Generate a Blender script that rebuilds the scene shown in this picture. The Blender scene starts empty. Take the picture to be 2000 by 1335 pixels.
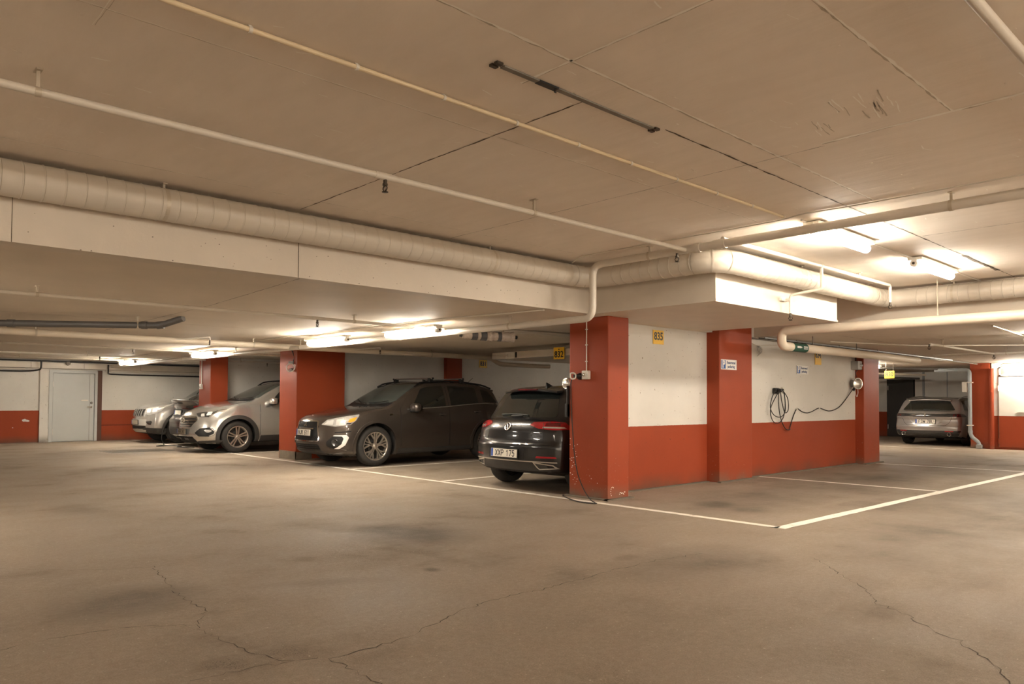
import bpy, bmesh, math, random
from mathutils import Vector, Matrix
from mathutils.bvhtree import BVHTree
from mathutils.geometry import delaunay_2d_cdt
random.seed(7)
SC = bpy.context.scene
COL = SC.collection
PI = math.pi

# ------------------------------------------------------------------ materials
MATS = {}
def newmat(name):
    m = bpy.data.materials.new(name); m.use_nodes = True
    MATS[name] = m
    return m, m.node_tree.nodes, m.node_tree.links, m.node_tree.nodes['Principled BSDF']
def simple(name, col, rough=.5, metal=0, coat=0, spec=.5, emit=None, es=0, var=.0, vscale=8, bump=0, bscale=60):
    m, N, L, b = newmat(name)
    b.inputs['Base Color'].default_value = (*col, 1)
    b.inputs['Roughness'].default_value = rough
    b.inputs['Metallic'].default_value = metal
    b.inputs['Specular IOR Level'].default_value = spec
    b.inputs['Coat Weight'].default_value = coat
    b.inputs['Coat Roughness'].default_value = .04
    if emit:
        b.inputs['Emission Color'].default_value = (*emit, 1)
        b.inputs['Emission Strength'].default_value = es
    if var:
        tc = N.new('ShaderNodeTexCoord'); n = N.new('ShaderNodeTexNoise')
        n.inputs['Scale'].default_value = vscale; n.inputs['Detail'].default_value = 6
        L.new(tc.outputs['Object'], n.inputs['Vector'])
        mx = N.new('ShaderNodeMix'); mx.data_type = 'RGBA'
        L.new(n.outputs['Fac'], mx.inputs['Factor'])
        mx.inputs['A'].default_value = (*[c*(1-var) for c in col], 1)
        mx.inputs['B'].default_value = (*[min(1, c*(1+var)) for c in col], 1)
        L.new(mx.outputs['Result'], b.inputs['Base Color'])
    if bump:
        tc = N.new('ShaderNodeTexCoord'); n = N.new('ShaderNodeTexNoise')
        n.inputs['Scale'].default_value = bscale; n.inputs['Detail'].default_value = 4
        L.new(tc.outputs['Object'], n.inputs['Vector'])
        bp = N.new('ShaderNodeBump'); bp.inputs['Strength'].default_value = bump; bp.inputs['Distance'].default_value = .01
        L.new(n.outputs['Fac'], bp.inputs['Height']); L.new(bp.outputs['Normal'], b.inputs['Normal'])
    return m
class G:
    """small node-graph helper"""
    def __init__(s, m): s.N = m.node_tree.nodes; s.L = m.node_tree.links
    def obj(s): return s.N.new('ShaderNodeTexCoord').outputs['Object']
    def noise(s, vec, scale, detail=4, rough=.55, stretch=None):
        if stretch:
            mp = s.N.new('ShaderNodeMapping'); mp.inputs['Scale'].default_value = stretch
            s.L.new(vec, mp.inputs['Vector']); vec = mp.outputs['Vector']
        n = s.N.new('ShaderNodeTexNoise'); n.inputs['Scale'].default_value = scale
        n.inputs['Detail'].default_value = detail; n.inputs['Roughness'].default_value = rough
        s.L.new(vec, n.inputs['Vector']); return n.outputs['Fac']
    def voro(s, vec, scale, feature='F1'):
        n = s.N.new('ShaderNodeTexVoronoi'); n.inputs['Scale'].default_value = scale; n.feature = feature
        s.L.new(vec, n.inputs['Vector']); return n.outputs['Distance']
    def ramp(s, fac, a, b, lo=0, hi=1):
        n = s.N.new('ShaderNodeMapRange'); s.L.new(fac, n.inputs['Value'])
        n.inputs['From Min'].default_value = a; n.inputs['From Max'].default_value = b
        n.inputs['To Min'].default_value = lo; n.inputs['To Max'].default_value = hi
        return n.outputs['Result']
    def math(s, op, a, b=None):
        n = s.N.new('ShaderNodeMath'); n.operation = op
        for i, v in enumerate((a, b)):
            if v is None: continue
            if isinstance(v, (int, float)): n.inputs[i].default_value = v
            else: s.L.new(v, n.inputs[i])
        return n.outputs[0]
    def mix(s, fac, a, b, blend='MIX'):
        n = s.N.new('ShaderNodeMix'); n.data_type = 'RGBA'; n.blend_type = blend
        if isinstance(fac, (int, float)): n.inputs['Factor'].default_value = fac
        else: s.L.new(fac, n.inputs['Factor'])
        for k, v in (('A', a), ('B', b)):
            if isinstance(v, tuple): n.inputs[k].default_value = (*v, 1)
            else: s.L.new(v, n.inputs[k])
        return n.outputs['Result']
    def z(s, vec):
        n = s.N.new('ShaderNodeSeparateXYZ'); s.L.new(vec, n.inputs[0]); return n.outputs
    def bump(s, h, strength, dist=.01):
        n = s.N.new('ShaderNodeBump'); n.inputs['Strength'].default_value = strength; n.inputs['Distance'].default_value = dist
        s.L.new(h, n.inputs['Height']); return n.outputs['Normal']

WHITE = (.71, .685, .63); RED = (.335, .060, .022); CREAM = (.60, .49, .355)
def mk_ceiling():
    m, N, L, b = newmat('ceiling_paint'); g = G(m); v = g.obj()
    n1 = g.noise(v, .6, 5); n2 = g.noise(v, 9, 6, stretch=(1, .25, 1)); fl = g.noise(v, 14, 3, stretch=(.5, 1.6, 1))
    c = g.mix(g.ramp(n1, .3, .7), (.86, .775, .68), (.90, .825, .735))
    c = g.mix(g.ramp(n2, .4, .75, 0, .35), c, (.75, .675, .575))
    c = g.mix(g.ramp(fl, .735, .76), c, (.97, .90, .79))
    L.new(c, b.inputs['Base Color']); b.inputs['Roughness'].default_value = .7; b.inputs['Specular IOR Level'].default_value = .25
    h = g.math('ADD', g.math('MULTIPLY', n2, .6), g.ramp(fl, .72, .78))
    L.new(g.bump(h, .85, .008), b.inputs['Normal'])
def mk_wall(name, two=True, zb=.885, white=WHITE):
    m, N, L, b = newmat(name); g = G(m); v = g.obj(); z = g.z(v)[2]
    n1 = g.noise(v, 1.1, 5); n2 = g.noise(v, 30, 4); pits = g.noise(v, 24, 3, .6); big = g.noise(v, 26, 3)
    w = g.mix(g.ramp(n1, .35, .7), white, tuple(c*.88 for c in white))
    w = g.mix(g.ramp(pits, .70, .72), w, (.22, .17, .12))
    r = g.mix(g.ramp(n1, .3, .7), RED, tuple(c*.85 for c in RED))
    r = g.mix(g.ramp(pits, .72, .735), r, (.10, .03, .018))
    r = g.mix(g.ramp(big, .76, .775), r, (.46, .13, .07))
    if two:
        zz = g.math('ADD', z, g.ramp(n2, 0, 1, -.004, .004))
        c = g.mix(g.ramp(zz, zb-.002, zb+.002), r, w)
    else: c = w
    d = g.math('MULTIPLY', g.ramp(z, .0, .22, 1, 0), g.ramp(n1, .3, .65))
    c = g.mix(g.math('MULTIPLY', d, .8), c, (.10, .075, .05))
    L.new(c, b.inputs['Base Color']); b.inputs['Roughness'].default_value = .62; b.inputs['Specular IOR Level'].default_value = .2
    L.new(g.bump(g.math('ADD', n2, g.ramp(pits, .69, .73, 0, -2)), .25, .004), b.inputs['Normal'])
def mk_red():
    m, N, L, b = newmat('pillar_red'); g = G(m); v = g.obj(); z = g.z(v)[2]
    n1 = g.noise(v, 1.3, 5); st = g.noise(v, 6, 4, stretch=(1, 1, .12)); pits = g.noise(v, 26, 3, .6); sc = g.noise(v, 32, 4, .65)
    r = g.mix(g.ramp(n1, .3, .7), RED, tuple(c*.86 for c in RED))
    r = g.mix(g.ramp(st, .45, .8, 0, .25), r, (.27, .065, .03))
    r = g.mix(g.ramp(pits, .72, .735), r, (.08, .025, .016))
    low = g.math('MULTIPLY', g.ramp(z, .05, .75, 1, 0), g.ramp(sc, .67, .69))
    r = g.mix(low, r, (.55, .40, .30))
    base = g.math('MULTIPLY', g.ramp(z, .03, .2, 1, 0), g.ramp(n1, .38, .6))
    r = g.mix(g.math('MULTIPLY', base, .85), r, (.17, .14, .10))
    L.new(r, b.inputs['Base Color']); b.inputs['Roughness'].default_value = .5; b.inputs['Specular IOR Level'].default_value = .22
    L.new(g.bump(g.math('ADD', st, n1), .15, .004), b.inputs['Normal'])
def mk_floor():
    m, N, L, b = newmat('asphalt'); g = G(m); v = g.obj()
    n0 = g.noise(v, .22, 4); n1 = g.noise(v, .9, 6, .62); n2 = g.noise(v, 26, 4, .7); n3 = g.noise(v, 120, 2, .6); sp = g.noise(v, 42, 2, .5)
    sc = g.noise(v, 1.6, 6, .7, stretch=(.35, 1.5, 1))
    c = g.mix(g.ramp(n0, .35, .65), (.345, .28, .215), (.43, .352, .275))
    c = g.mix(g.ramp(n1, .48, .72, 0, .45), c, (.215, .172, .13))
    c = g.mix(g.ramp(sc, .52, .72, 0, .5), c, (.47, .39, .305))
    c = g.mix(g.ramp(n2, .35, .7, 0, .45), c, (.21, .167, .127))
    c = g.mix(g.math('MULTIPLY', g.ramp(n1, .58, .70), g.ramp(n3, .48, .6)), c, (.10, .08, .06))
    c = g.mix(g.ramp(n3, .34, .62, .42, 0), c, (.17, .135, .10))
    c = g.mix(g.ramp(sp, .70, .73, 0, .7), c, (.58, .49, .39))
    for cx, cy, rx, ry, rz, amt in ((4.05, 5.8, .55, .8, .4, .8), (1.45, 5.0, .5, .45, 0, .6), (3.35, 4.43, .07, .09, 0, .9), (7.85, 4.45, .35, .25, 0, .7), (7.95, 4.95, .4, .22, .3, .6), (4.75, 3.75, .16, .1, 0, .6), (5.0, 3.3, .9, .5, 0, .45), (9.6, 5.2, .9, .25, 0, .5), (13.2, 4.9, 1.2, .5, 0, .45), (12.6, 2.4, 1.2, .6, 0, .35), (2.6, 4.6, .5, .12, -.5, .35), (2.2, 9.4, .25, .6, 0, .4), (8.6, 4.9, 1.6, .9, 0, .55), (11.6, 5.0, 2.2, 1.0, 0, .55), (14.6, 4.6, 1.6, 1.0, 0, .5), (10.5, 2.6, 3.0, 1.4, 0, .45), (7.5, 2.2, 1.8, 1.2, 0, .4), (15.5, 2.0, 3, 1.6, 0, .45)):  # stains; the last broad ones also tone down the over-lit right bays
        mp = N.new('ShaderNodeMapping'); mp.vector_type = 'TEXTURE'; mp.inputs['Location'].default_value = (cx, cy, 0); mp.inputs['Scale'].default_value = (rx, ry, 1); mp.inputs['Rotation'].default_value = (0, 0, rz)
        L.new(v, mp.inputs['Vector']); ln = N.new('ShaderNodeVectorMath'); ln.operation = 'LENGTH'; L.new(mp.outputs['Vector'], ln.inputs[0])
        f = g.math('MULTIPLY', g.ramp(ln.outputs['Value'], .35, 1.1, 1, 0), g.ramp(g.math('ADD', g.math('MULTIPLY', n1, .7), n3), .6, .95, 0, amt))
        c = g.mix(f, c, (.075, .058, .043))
    mp = N.new('ShaderNodeMapping'); mp.vector_type = 'TEXTURE'; mp.inputs['Location'].default_value = (12, 3, 0); mp.inputs['Scale'].default_value = (8, 5, 1)  # wide soft darkening painted in to offset the strong light at right
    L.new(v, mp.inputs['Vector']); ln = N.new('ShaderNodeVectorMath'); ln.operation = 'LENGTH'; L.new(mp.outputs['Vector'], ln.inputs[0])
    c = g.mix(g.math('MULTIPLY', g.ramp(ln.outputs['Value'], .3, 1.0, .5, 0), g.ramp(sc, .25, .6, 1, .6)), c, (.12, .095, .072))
    L.new(c, b.inputs['Base Color'])
    L.new(g.ramp(n1, .3, .7, .58, .85), b.inputs['Roughness']); b.inputs['Specular IOR Level'].default_value = .3
    h = g.math('ADD', g.math('MULTIPLY', n2, .8), g.math('MULTIPLY', n3, g.ramp(n1, .5, .66, .2, 1.6)))
    L.new(g.bump(h, .5, .006), b.inputs['Normal'])
def mk_line():
    m, N, L, b = newmat('line_paint'); g = G(m); v = g.obj()
    n1 = g.noise(v, 7, 6, .7); n2 = g.noise(v, 40, 4, .7)
    f = g.ramp(g.math('ADD', n1, g.math('MULTIPLY', n2, .6)), .88, 1.0)
    c = g.mix(f, (.88, .83, .74), (.44, .35, .26))
    L.new(c, b.inputs['Base Color']); b.inputs['Roughness'].default_value = .6
mk_ceiling(); mk_wall('wall_two_tone'); mk_wall('wall_white', False); mk_wall('wall_grey_white', False, white=(.80, .77, .71)); mk_red(); mk_floor(); mk_line()
simple('slab_paint', (.66, .58, .475), .7, var=.12, vscale=1.5, bump=.2, bscale=25)
simple('beam_paint', (.64, .57, .48), .65, var=.10, vscale=3, bump=.15, bscale=40)
simple('joint_dark', (.12, .09, .06), .9); simple('joint_light', (.99, .95, .87), .6); simple('joint_shade', (.52, .45, .36), .8)  # pale ridge highlight and dark shadow edge are painted along ceiling joints
simple('crack', (.09, .07, .052), .95)
simple('duct_paint', (.60, .54, .455), .42, var=.07, vscale=5)
simple('duct_seam', (.44, .385, .31), .6)
simple('pipe_white', (.66, .60, .515), .38, var=.05, vscale=9)
simple('pipe_yellow', (.76, .63, .43), .4, var=.08, vscale=6)
simple('pipe_insul', (.72, .625, .50), .45, var=.05, vscale=3)
simple('pipe_grey', (.10, .092, .085), .45); simple('pipe_steel', (.30, .32, .33), .42)
simple('hanger_metal', (.55, .48, .38), .45, metal=.3)
simple('steel_dark', (.21, .19, .16), .5, metal=.4, var=.6, vscale=12)
simple('brass', (.07, .055, .04), .4, metal=.6)
simple('black_plastic', (.012, .012, .012), .45); simple('cable_black', (.016, .014, .012), .55)
simple('rubber', (.028, .025, .022), .75, var=.3, vscale=12); simple('white_plastic', (.72, .68, .60), .4)
simple('grey_plastic', (.34, .33, .31), .5); simple('band_grey', (.10, .10, .105), .6)
simple('plastic_wrap', (.55, .47, .40), .25, coat=.5, var=.25, vscale=40)
simple('green_tape', (.012, .085, .055), .5); simple('yellow_sign', (.86, .52, .02), .45); simple('sign_black', (.012, .011, .01), .5)
simple('sign_white', (.78, .76, .72), .4); simple('sign_blue', (.02, .10, .36), .4); simple('sign_navy', (.035, .07, .2), .5)
simple('door_grey', (.50, .515, .50), .45, var=.04, vscale=3); simple('door_dark', (.035, .033, .03), .5); simple('wood_dark', (.10, .04, .022), .6)
simple('concrete', (.17, .14, .105), .85, var=.35, vscale=9, bump=.4)
simple('chrome', (.78, .76, .72), .12, metal=1); simple('satin_silver', (.62, .60, .56), .28, metal=.9)
simple('alloy', (.46, .41, .35), .32, metal=.75); simple('alloy_dark', (.03, .028, .026), .5, metal=.3)
simple('car_glass', (.010, .012, .011), .03, coat=.6, spec=.7)
simple('windscreen_glass', (.075, .088, .08), .03, coat=.7, spec=.8)
simple('lamp_clear', (.50, .49, .465), .12, metal=.35, coat=1, var=.35, vscale=18)
simple('lamp_inner', (.55, .54, .52), .15, metal=.1, coat=1); simple('lamp_dark', (.03, .03, .03), .1, coat=1)
simple('lamp_amber', (.85, .30, .03), .2, coat=1); simple('lamp_red', (.30, .010, .014), .12, coat=1)
simple('lamp_red_dark', (.10, .005, .007), .12, coat=1); simple('seam', (.006, .005, .005), .8)
simple('underbody', (.012, .011, .010), .9); simple('cladding', (.040, .037, .034), .55)
simple('plate_white', (.76, .72, .63), .4); simple('plate_blue', (.03, .09, .40), .4); simple('ink', (.012, .012, .014), .5)
simple('tube_light_dim', (1, .96, .88), .4, emit=(1.0, .91, .775), es=12)
simple('tube_light_strong', (1, .96, .88), .4, emit=(1.0, .91, .775), es=22)
simple('tube_light_mid', (1, .96, .88), .4, emit=(1.0, .91, .775), es=16)
simple('tube_fill', (1, .96, .88), .4, emit=(1.0, .91, .775), es=2.6)
simple('plate_dim', (.33, .29, .22), .5)  # darker copy of plate_white, shade painted into the unlit plates
simple('tube_light', (1, .96, .88), .4, emit=(1.0, .91, .775), es=22)
simple('fixture_white', (.75, .71, .64), .4)
simple('paint_brown', (.082, .066, .054), .30, metal=.55, coat=1, var=.06, vscale=3)
simple('paint_black', (.0085, .009, .0105), .28, metal=.2, coat=1)
simple('paint_silver', (.58, .56, .525), .26, metal=.7, coat=1)
simple('paint_champagne', (.56, .54, .505), .24, metal=.72, coat=1)
simple('paint_graphite', (.11, .10, .094), .32, metal=.6, coat=1)
simple('paint_grey', (.42, .395, .38), .30, metal=.65, coat=1)

# ------------------------------------------------------------------ object helpers
def tag(o, label=None, cat=None, group=None, kind=None):
    if label: o['label'] = label
    if cat: o['category'] = cat
    if group: o['group'] = group
    if kind: o['kind'] = kind
    return o
def empty(name, loc=(0, 0, 0), rz=0, label=None, cat=None, group=None):
    o = bpy.data.objects.new(name, None); COL.objects.link(o)
    o.location = loc; o.rotation_euler = (0, 0, rz); o.empty_display_size = .1
    return tag(o, label, cat, group)
def copy_tree(o, parent=None):
    c = o.copy(); COL.objects.link(c); c.parent = parent
    for ch in list(o.children): copy_tree(ch, c)
    return c
def catmull(pts, n=6, closed=False):
    P = [Vector(p) for p in pts]; out = []; m = len(P)
    for i in range(m if closed else m-1):
        p0 = P[(i-1) % m] if (closed or i > 0) else P[0]*2-P[1]
        p1 = P[i]; p2 = P[(i+1) % m]
        p3 = P[(i+2) % m] if (closed or i+2 < m) else P[-1]*2-P[-2]
        for k in range(n):
            t = k/n
            out.append(.5*((2*p1)+(p2-p0)*t+(2*p0-5*p1+4*p2-p3)*t*t+(3*p1-p0-3*p2+p3)*t**3))
    if not closed: out.append(P[-1])
    return out
def fillet(pts, R, n=6, closed=False):
    P = [Vector(p) for p in pts]; out = []; m = len(P)
    for i in range(m):
        if not closed and i in (0, m-1): out.append(P[i]); continue
        a, b, c = P[(i-1) % m], P[i], P[(i+1) % m]
        d1 = (a-b); d2 = (c-b); r = min(R, d1.length*.48, d2.length*.48)
        s = b+d1.normalized()*r; e = b+d2.normalized()*r
        for k in range(n+1):
            t = k/n; out.append(s*(1-t)**2+b*2*t*(1-t)+e*t*t)
    return out
class MB:
    def __init__(s): s.v = []; s.f = []; s.m = []; s.sm = []
    def add(s, verts, faces, mi=0, smooth=False):
        o = len(s.v); s.v += [tuple(v) for v in verts]
        for f in faces: s.f.append([i+o for i in f]); s.m.append(mi); s.sm.append(smooth)
        return s
    def box(s, x0, x1, y0, y1, z0, z1, mi=0, bev=0):
        if bev:
            bm = bmesh.new(); bmesh.ops.create_cube(bm, size=1)
            for v in bm.verts: v.co = Vector(((x0+x1)/2+v.co.x*(x1-x0), (y0+y1)/2+v.co.y*(y1-y0), (z0+z1)/2+v.co.z*(z1-z0)))
            bmesh.ops.bevel(bm, geom=list(bm.edges), offset=bev, segments=2, affect='EDGES', profile=.6)
            bm.verts.index_update()
            s.add([v.co[:] for v in bm.verts], [[v.index for v in f.verts] for f in bm.faces], mi); bm.free(); return s
        v = [(x, y, z) for z in (z0, z1) for y in (y0, y1) for x in (x0, x1)]
        return s.add(v, [(0, 2, 3, 1), (4, 5, 7, 6), (0, 1, 5, 4), (2, 6, 7, 3), (0, 4, 6, 2), (1, 3, 7, 5)], mi)
    def obox(s, M, sx, sy, sz, mi=0):
        v = [M @ Vector((x*sx/2, y*sy/2, z*sz/2)) for z in (-1, 1) for y in (-1, 1) for x in (-1, 1)]
        return s.add(v, [(0, 2, 3, 1), (4, 5, 7, 6), (0, 1, 5, 4), (2, 6, 7, 3), (0, 4, 6, 2), (1, 3, 7, 5)], mi)
    def tube(s, path, r, seg=12, mi=0, caps=True, closed=False):
        P = [Vector(p) for p in path]; n = len(P); rr = r if isinstance(r, (list, tuple)) else [r]*n
        ref = None; rings = []
        for i in range(n):
            if closed: t = P[(i+1) % n]-P[(i-1) % n]
            else: t = P[min(i+1, n-1)]-P[max(i-1, 0)]
            if t.length < 1e-9: t = Vector((0, 0, 1))
            t.normalize()
            if ref is None:
                ref = Vector((0, 0, 1)) if abs(t.z) < .9 else Vector((1, 0, 0))
            ref = (ref-t*ref.dot(t))
            if ref.length < 1e-6: ref = Vector((0, 1, 0))-t*t.y
            ref.normalize(); b = t.cross(ref)
            rings.append([P[i]+(ref*math.cos(a)+b*math.sin(a))*rr[i] for a in [2*PI*k/seg for k in range(seg)]])
        v = [p for ring in rings for p in ring]; f = []
        for i in range(n if closed else n-1):
            j = (i+1) % n
            for k in range(seg): f.append((i*seg+k, i*seg+(k+1) % seg, j*seg+(k+1) % seg, j*seg+k))
        s.add(v, f, mi, True)
        if caps and not closed: s.add(rings[0], [list(range(seg))[::-1]], mi); s.add(rings[-1], [list(range(seg))], mi)
        return s
    def lathe(s, prof, M=None, seg=32, mi=0, smooth=True):
        """prof: list of (radius, axial); axis = local z of M"""
        M = M or Matrix(); v = []
        for r, h in prof:
            for k in range(seg):
                a = 2*PI*k/seg; v.append(M @ Vector((r*math.cos(a), r*math.sin(a), h)))
        f = []
        for i in range(len(prof)-1):
            for k in range(seg): f.append((i*seg+k, i*seg+(k+1) % seg, (i+1)*seg+(k+1) % seg, (i+1)*seg+k))
        return s.add(v, f, mi, smooth)
    def prism(s, poly, M, h0, h1, mi=0):
        n = len(poly)
        v = [M @ Vector((p[0], p[1], h0)) for p in poly]+[M @ Vector((p[0], p[1], h1)) for p in poly]
        f = [list(range(n))[::-1], list(range(n, 2*n))]+[(i, (i+1) % n, n+(i+1) % n, n+i) for i in range(n)]
        return s.add(v, f, mi)
    def ball(s, c, rx, ry, rz, mi=0, seg=16, rings=10, p=1.0):
        prof = []; v = []; f = []
        def sp(x): return math.copysign(abs(x)**p, x)
        for i in range(rings+1):
            ph = -PI/2+PI*i/rings
            for k in range(seg):
                a = 2*PI*k/seg
                v.append((c[0]+rx*sp(math.cos(ph))*sp(math.cos(a)), c[1]+ry*sp(math.cos(ph))*sp(math.sin(a)), c[2]+rz*sp(math.sin(ph))))
        for i in range(rings):
            for k in range(seg): f.append((i*seg+k, i*seg+(k+1) % seg, (i+1)*seg+(k+1) % seg, (i+1)*seg+k))
        return s.add(v, f, mi, True)
    def build(s, name, mats, parent=None):
        me = bpy.data.meshes.new(name); me.from_pydata(s.v, [], s.f)
        for m in (mats if isinstance(mats, (list, tuple)) else [mats]): me.materials.append(MATS[m])
        me.polygons.foreach_set('material_index', s.m); me.polygons.foreach_set('use_smooth', s.sm); me.update()
        o = bpy.data.objects.new(name, me); COL.objects.link(o); o.parent = parent
        return o
def frame(loc, right, up):
    r = Vector(right).normalized(); u = Vector(up).normalized(); n = r.cross(u)
    return Matrix(((r.x, u.x, n.x, loc[0]), (r.y, u.y, n.y, loc[1]), (r.z, u.z, n.z, loc[2]), (0, 0, 0, 1)))
def text_obj(name, txt, size, M, mat, parent=None, depth=.002, sx=1.0, bold=.0):
    cu = bpy.data.curves.new('t', 'FONT'); cu.body = txt; cu.size = size; cu.align_x = 'CENTER'; cu.align_y = 'CENTER'
    cu.extrude = depth; cu.resolution_u = 4; cu.offset = bold; cu.space_line = .95
    to = bpy.data.objects.new('t', cu); COL.objects.link(to)
    dg = bpy.context.evaluated_depsgraph_get(); dg.update()
    me = bpy.data.meshes.new_from_object(to.evaluated_get(dg))
    bpy.data.objects.remove(to); bpy.data.curves.remove(cu)
    me.transform(M @ Matrix.Diagonal((sx, 1, 1, 1)))
    me.materials.clear(); me.materials.append(MATS[mat])
    for p in me.polygons: p.material_index = 0
    o = bpy.data.objects.new(name, me); COL.objects.link(o); o.parent = parent
    return o
# ------------------------------------------------------------------ the setting
ZH, ZL = 2.86, 2.30
def strip(mb, pts, w, z, mi, jit=.0, step=.12, wj=.5):
    """thin irregular strip on a horizontal plane"""
    P = [Vector((p[0], p[1], 0)) for p in pts]; Q = [P[0]]
    for a, b in zip(P, P[1:]):
        n = max(1, int((b-a).length/step))
        for k in range(1, n+1): Q.append(a+(b-a)*(k/n))
    for i in range(1, len(Q)-1): Q[i] = Q[i]+Vector((random.uniform(-jit, jit), random.uniform(-jit, jit), 0))
    v = []
    for i, q in enumerate(Q):
        t = (Q[min(i+1, len(Q)-1)]-Q[max(i-1, 0)]).normalized(); nrm = Vector((-t.y, t.x, 0)); ww = w*random.uniform(1-wj, 1+wj)/2
        v += [(q.x-nrm.x*ww, q.y-nrm.y*ww, z), (q.x+nrm.x*ww, q.y+nrm.y*ww, z)]
    mb.add(v, [(2*i, 2*i+1, 2*i+3, 2*i+2) for i in range(len(Q)-1)], mi)
fl = MB(); fl.box(-12, 29, -9, 24.4, -.25, 0)
for pts, w in (([(1.84, 3.25), (2.07, 3.25), (2.25, 3.25), (2.51, 3.34), (2.83, 3.46), (3.11, 3.51), (3.55, 3.49), (3.85, 3.5), (4.34, 3.54), (4.89, 3.53), (5.37, 3.42)], .009),
               ([(1.89, 5.89), (1.76, 5.19), (1.72, 4.71), (1.74, 4.47), (1.56, 4.16), (1.59, 3.79), (1.62, 3.55), (1.68, 3.35), (1.81, 3.29)], .008),
               ([(5.84, 2.74), (5.46, 2.37), (5.14, 2.06), (4.82, 1.85), (4.67, 1.62), (4.46, 1.42), (4.4, 1.3), (4.23, 1.14), (3.99, .99), (3.85, .91), (3.6, .7)], .009),
               ([(.5, 4.4), (.71, 4.43), (.85, 4.46), (1.03, 4.46), (1.22, 4.44), (1.4, 4.35), (1.58, 4.21)], .007),
               ([(1.84, 3.25), (1.84, 3.07), (1.86, 2.92), (1.83, 2.78), (1.8, 2.4)], .006),
               ([(1.25, 3.4), (1.42, 3.39), (1.58, 3.35), (1.71, 3.33)], .006),
               ([(1.04, 6.54), (1.35, 6.19), (1.63, 5.98), (1.88, 5.87)], .006)):
    strip(fl, pts, w*.55, .0012, 1, .02, .04, .8)
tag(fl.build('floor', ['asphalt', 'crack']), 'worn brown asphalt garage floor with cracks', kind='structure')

def rough_poly(mb, cx, cy, rx, ry, z, mi, n=26):
    mb.add([(cx, cy, z)]+[(cx+rx*math.cos(2*PI*k/n)*random.uniform(.6, 1.1), cy+ry*math.sin(2*PI*k/n)*random.uniform(.6, 1.1), z) for k in range(n)],
           [(0, 1+k, 1+(k+1) % n) for k in range(n)], mi)
def flat(name, quad, label):
    mb = MB(); n = len(quad)
    # subdivide long strips so the edges wander like worn paint
    (a, b, c, d) = [Vector((*p, 0)) for p in quad]; k = max(2, int((b-a).length/.2)); v = []; f = []
    for i in range(k+1):
        t = i/k; p = a.lerp(b, t); q = d.lerp(c, t); e = (q-p).normalized()
        p = p+e*random.uniform(-.006, .006); q = q+e*random.uniform(-.006, .006)
        v += [(p.x, p.y, .003), (q.x, q.y, .003)]
    mb.add(v, [(2*i, 2*i+2, 2*i+3, 2*i+1) for i in range(k)])
    return tag(mb.build(name, 'line_paint'), label, kind='structure')
flat('floor_marking', [(6.95, 3.63), (6.98, 24.0), (7.08, 24.0), (7.05, 3.63)], 'long white painted line along the front of the parking bays')
flat('floor_marking.001', [(6.95, 3.55), (16.5, 3.45), (16.5, 3.57), (6.95, 3.67)], 'white painted line along the front of the bays by the right wall')
flat('floor_marking.002', [(11.46, 3.6), (11.42, 6.35), (11.52, 6.35), (11.56, 3.6)], 'white painted divider line beside the middle red pillar')
flat('floor_marking.003', [(15.92, 3.5), (15.72, 6.1), (15.82, 6.1), (16.02, 3.5)], 'white painted divider line beside the far right pillar')
flat('floor_marking.004', [(7.0, 9.06), (12.5, 9.20), (12.5, 9.30), (7.0, 9.16)], 'white painted divider line left of the black hatchback')
flat('floor_marking.005', [(7.0, 11.66), (12.5, 11.60), (12.5, 11.70), (7.0, 11.76)], 'white painted divider line beside the brown car')
flat('floor_marking.006', [(7.0, 16.72), (12.5, 16.72), (12.5, 16.80), (7.0, 16.80)], 'white painted divider line beside the silver car')
flat('floor_marking.007', [(22.0, 9.2), (22.0, 6.5), (22.1, 6.5), (22.1, 9.2)], 'white painted line behind the grey estate car')
# ceilings
ce = MB(); ce.box(-12, 11.4, -9, 6.06, ZH, ZH+.2); ce.box(9.94, 11.4, 6.06, 6.42, ZH, ZH+.2)
zj = ZH-.0015
for y, x0, x1, mi, w in ((2.63, 3.7, 11.3, 1, .010), (2.40, .5, 6.2, 2, .014), (1.355, 1.5, 4.6, 2, .012), (5.55, -1, 6.5, 2, .006), (3.41, .3, 6.2, 2, .005), (.35, 2, 9, 2, .008)):
    strip(ce, [(x0, y), (x1, y)], w, zj, mi, .003, .05, .7)
    if mi == 2: strip(ce, [(x0, y+.009), (x1, y+.009)], w*.7, zj+.0004, 3, .003, .05, .8)  # painted shadow edge beside the pale joint
for x, y0, y1, mi, w in ((3.03, 2.7, 5.9, 1, .009), (2.62, 1.2, 2.75, 2, .012), (4.61, .4, 2.1, 2, .020), (4.66, 2.1, 5.9, 1, .004), (.86, 2.8, 3.6, 2, .003), (7.9, 0, 2.6, 1, .006)):
    strip(ce, [(x, y0), (x, y1)], w, zj, mi, .003, .05, .7)
    if mi == 2: strip(ce, [(x+.010, y0), (x+.010, y1)], w*.7, zj+.0004, 3, .003, .05, .8)
for k in range(16):
    x, y = 3.95+random.uniform(0, .3), 1.5+random.uniform(0, .28); strip(ce, [(x, y), (x+random.uniform(.08, .22), y+random.uniform(.01, .05))], .006, zj, 2+k % 2, .004, .04)
for k in range(8):
    x, y = 4.15+random.uniform(0, .25), 1.9+random.uniform(0, .2); strip(ce, [(x, y), (x+random.uniform(.06, .2), y+random.uniform(.01, .05))], .005, zj, 2+k % 2, .004, .04)
for k in range(170):
    x, y = random.uniform(.6, 8), random.uniform(.8, 5.6); a = random.uniform(-.3, .5); l = random.uniform(.02, .09)
    strip(ce, [(x, y), (x+l*math.cos(a), y-l*math.sin(a))], random.uniform(.003, .008), zj, 2, .003, .03)
strip(ce, [(9.25, 2.64), (10.6, 2.64)], .045, zj, 1, .01, .1, .5)
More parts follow.
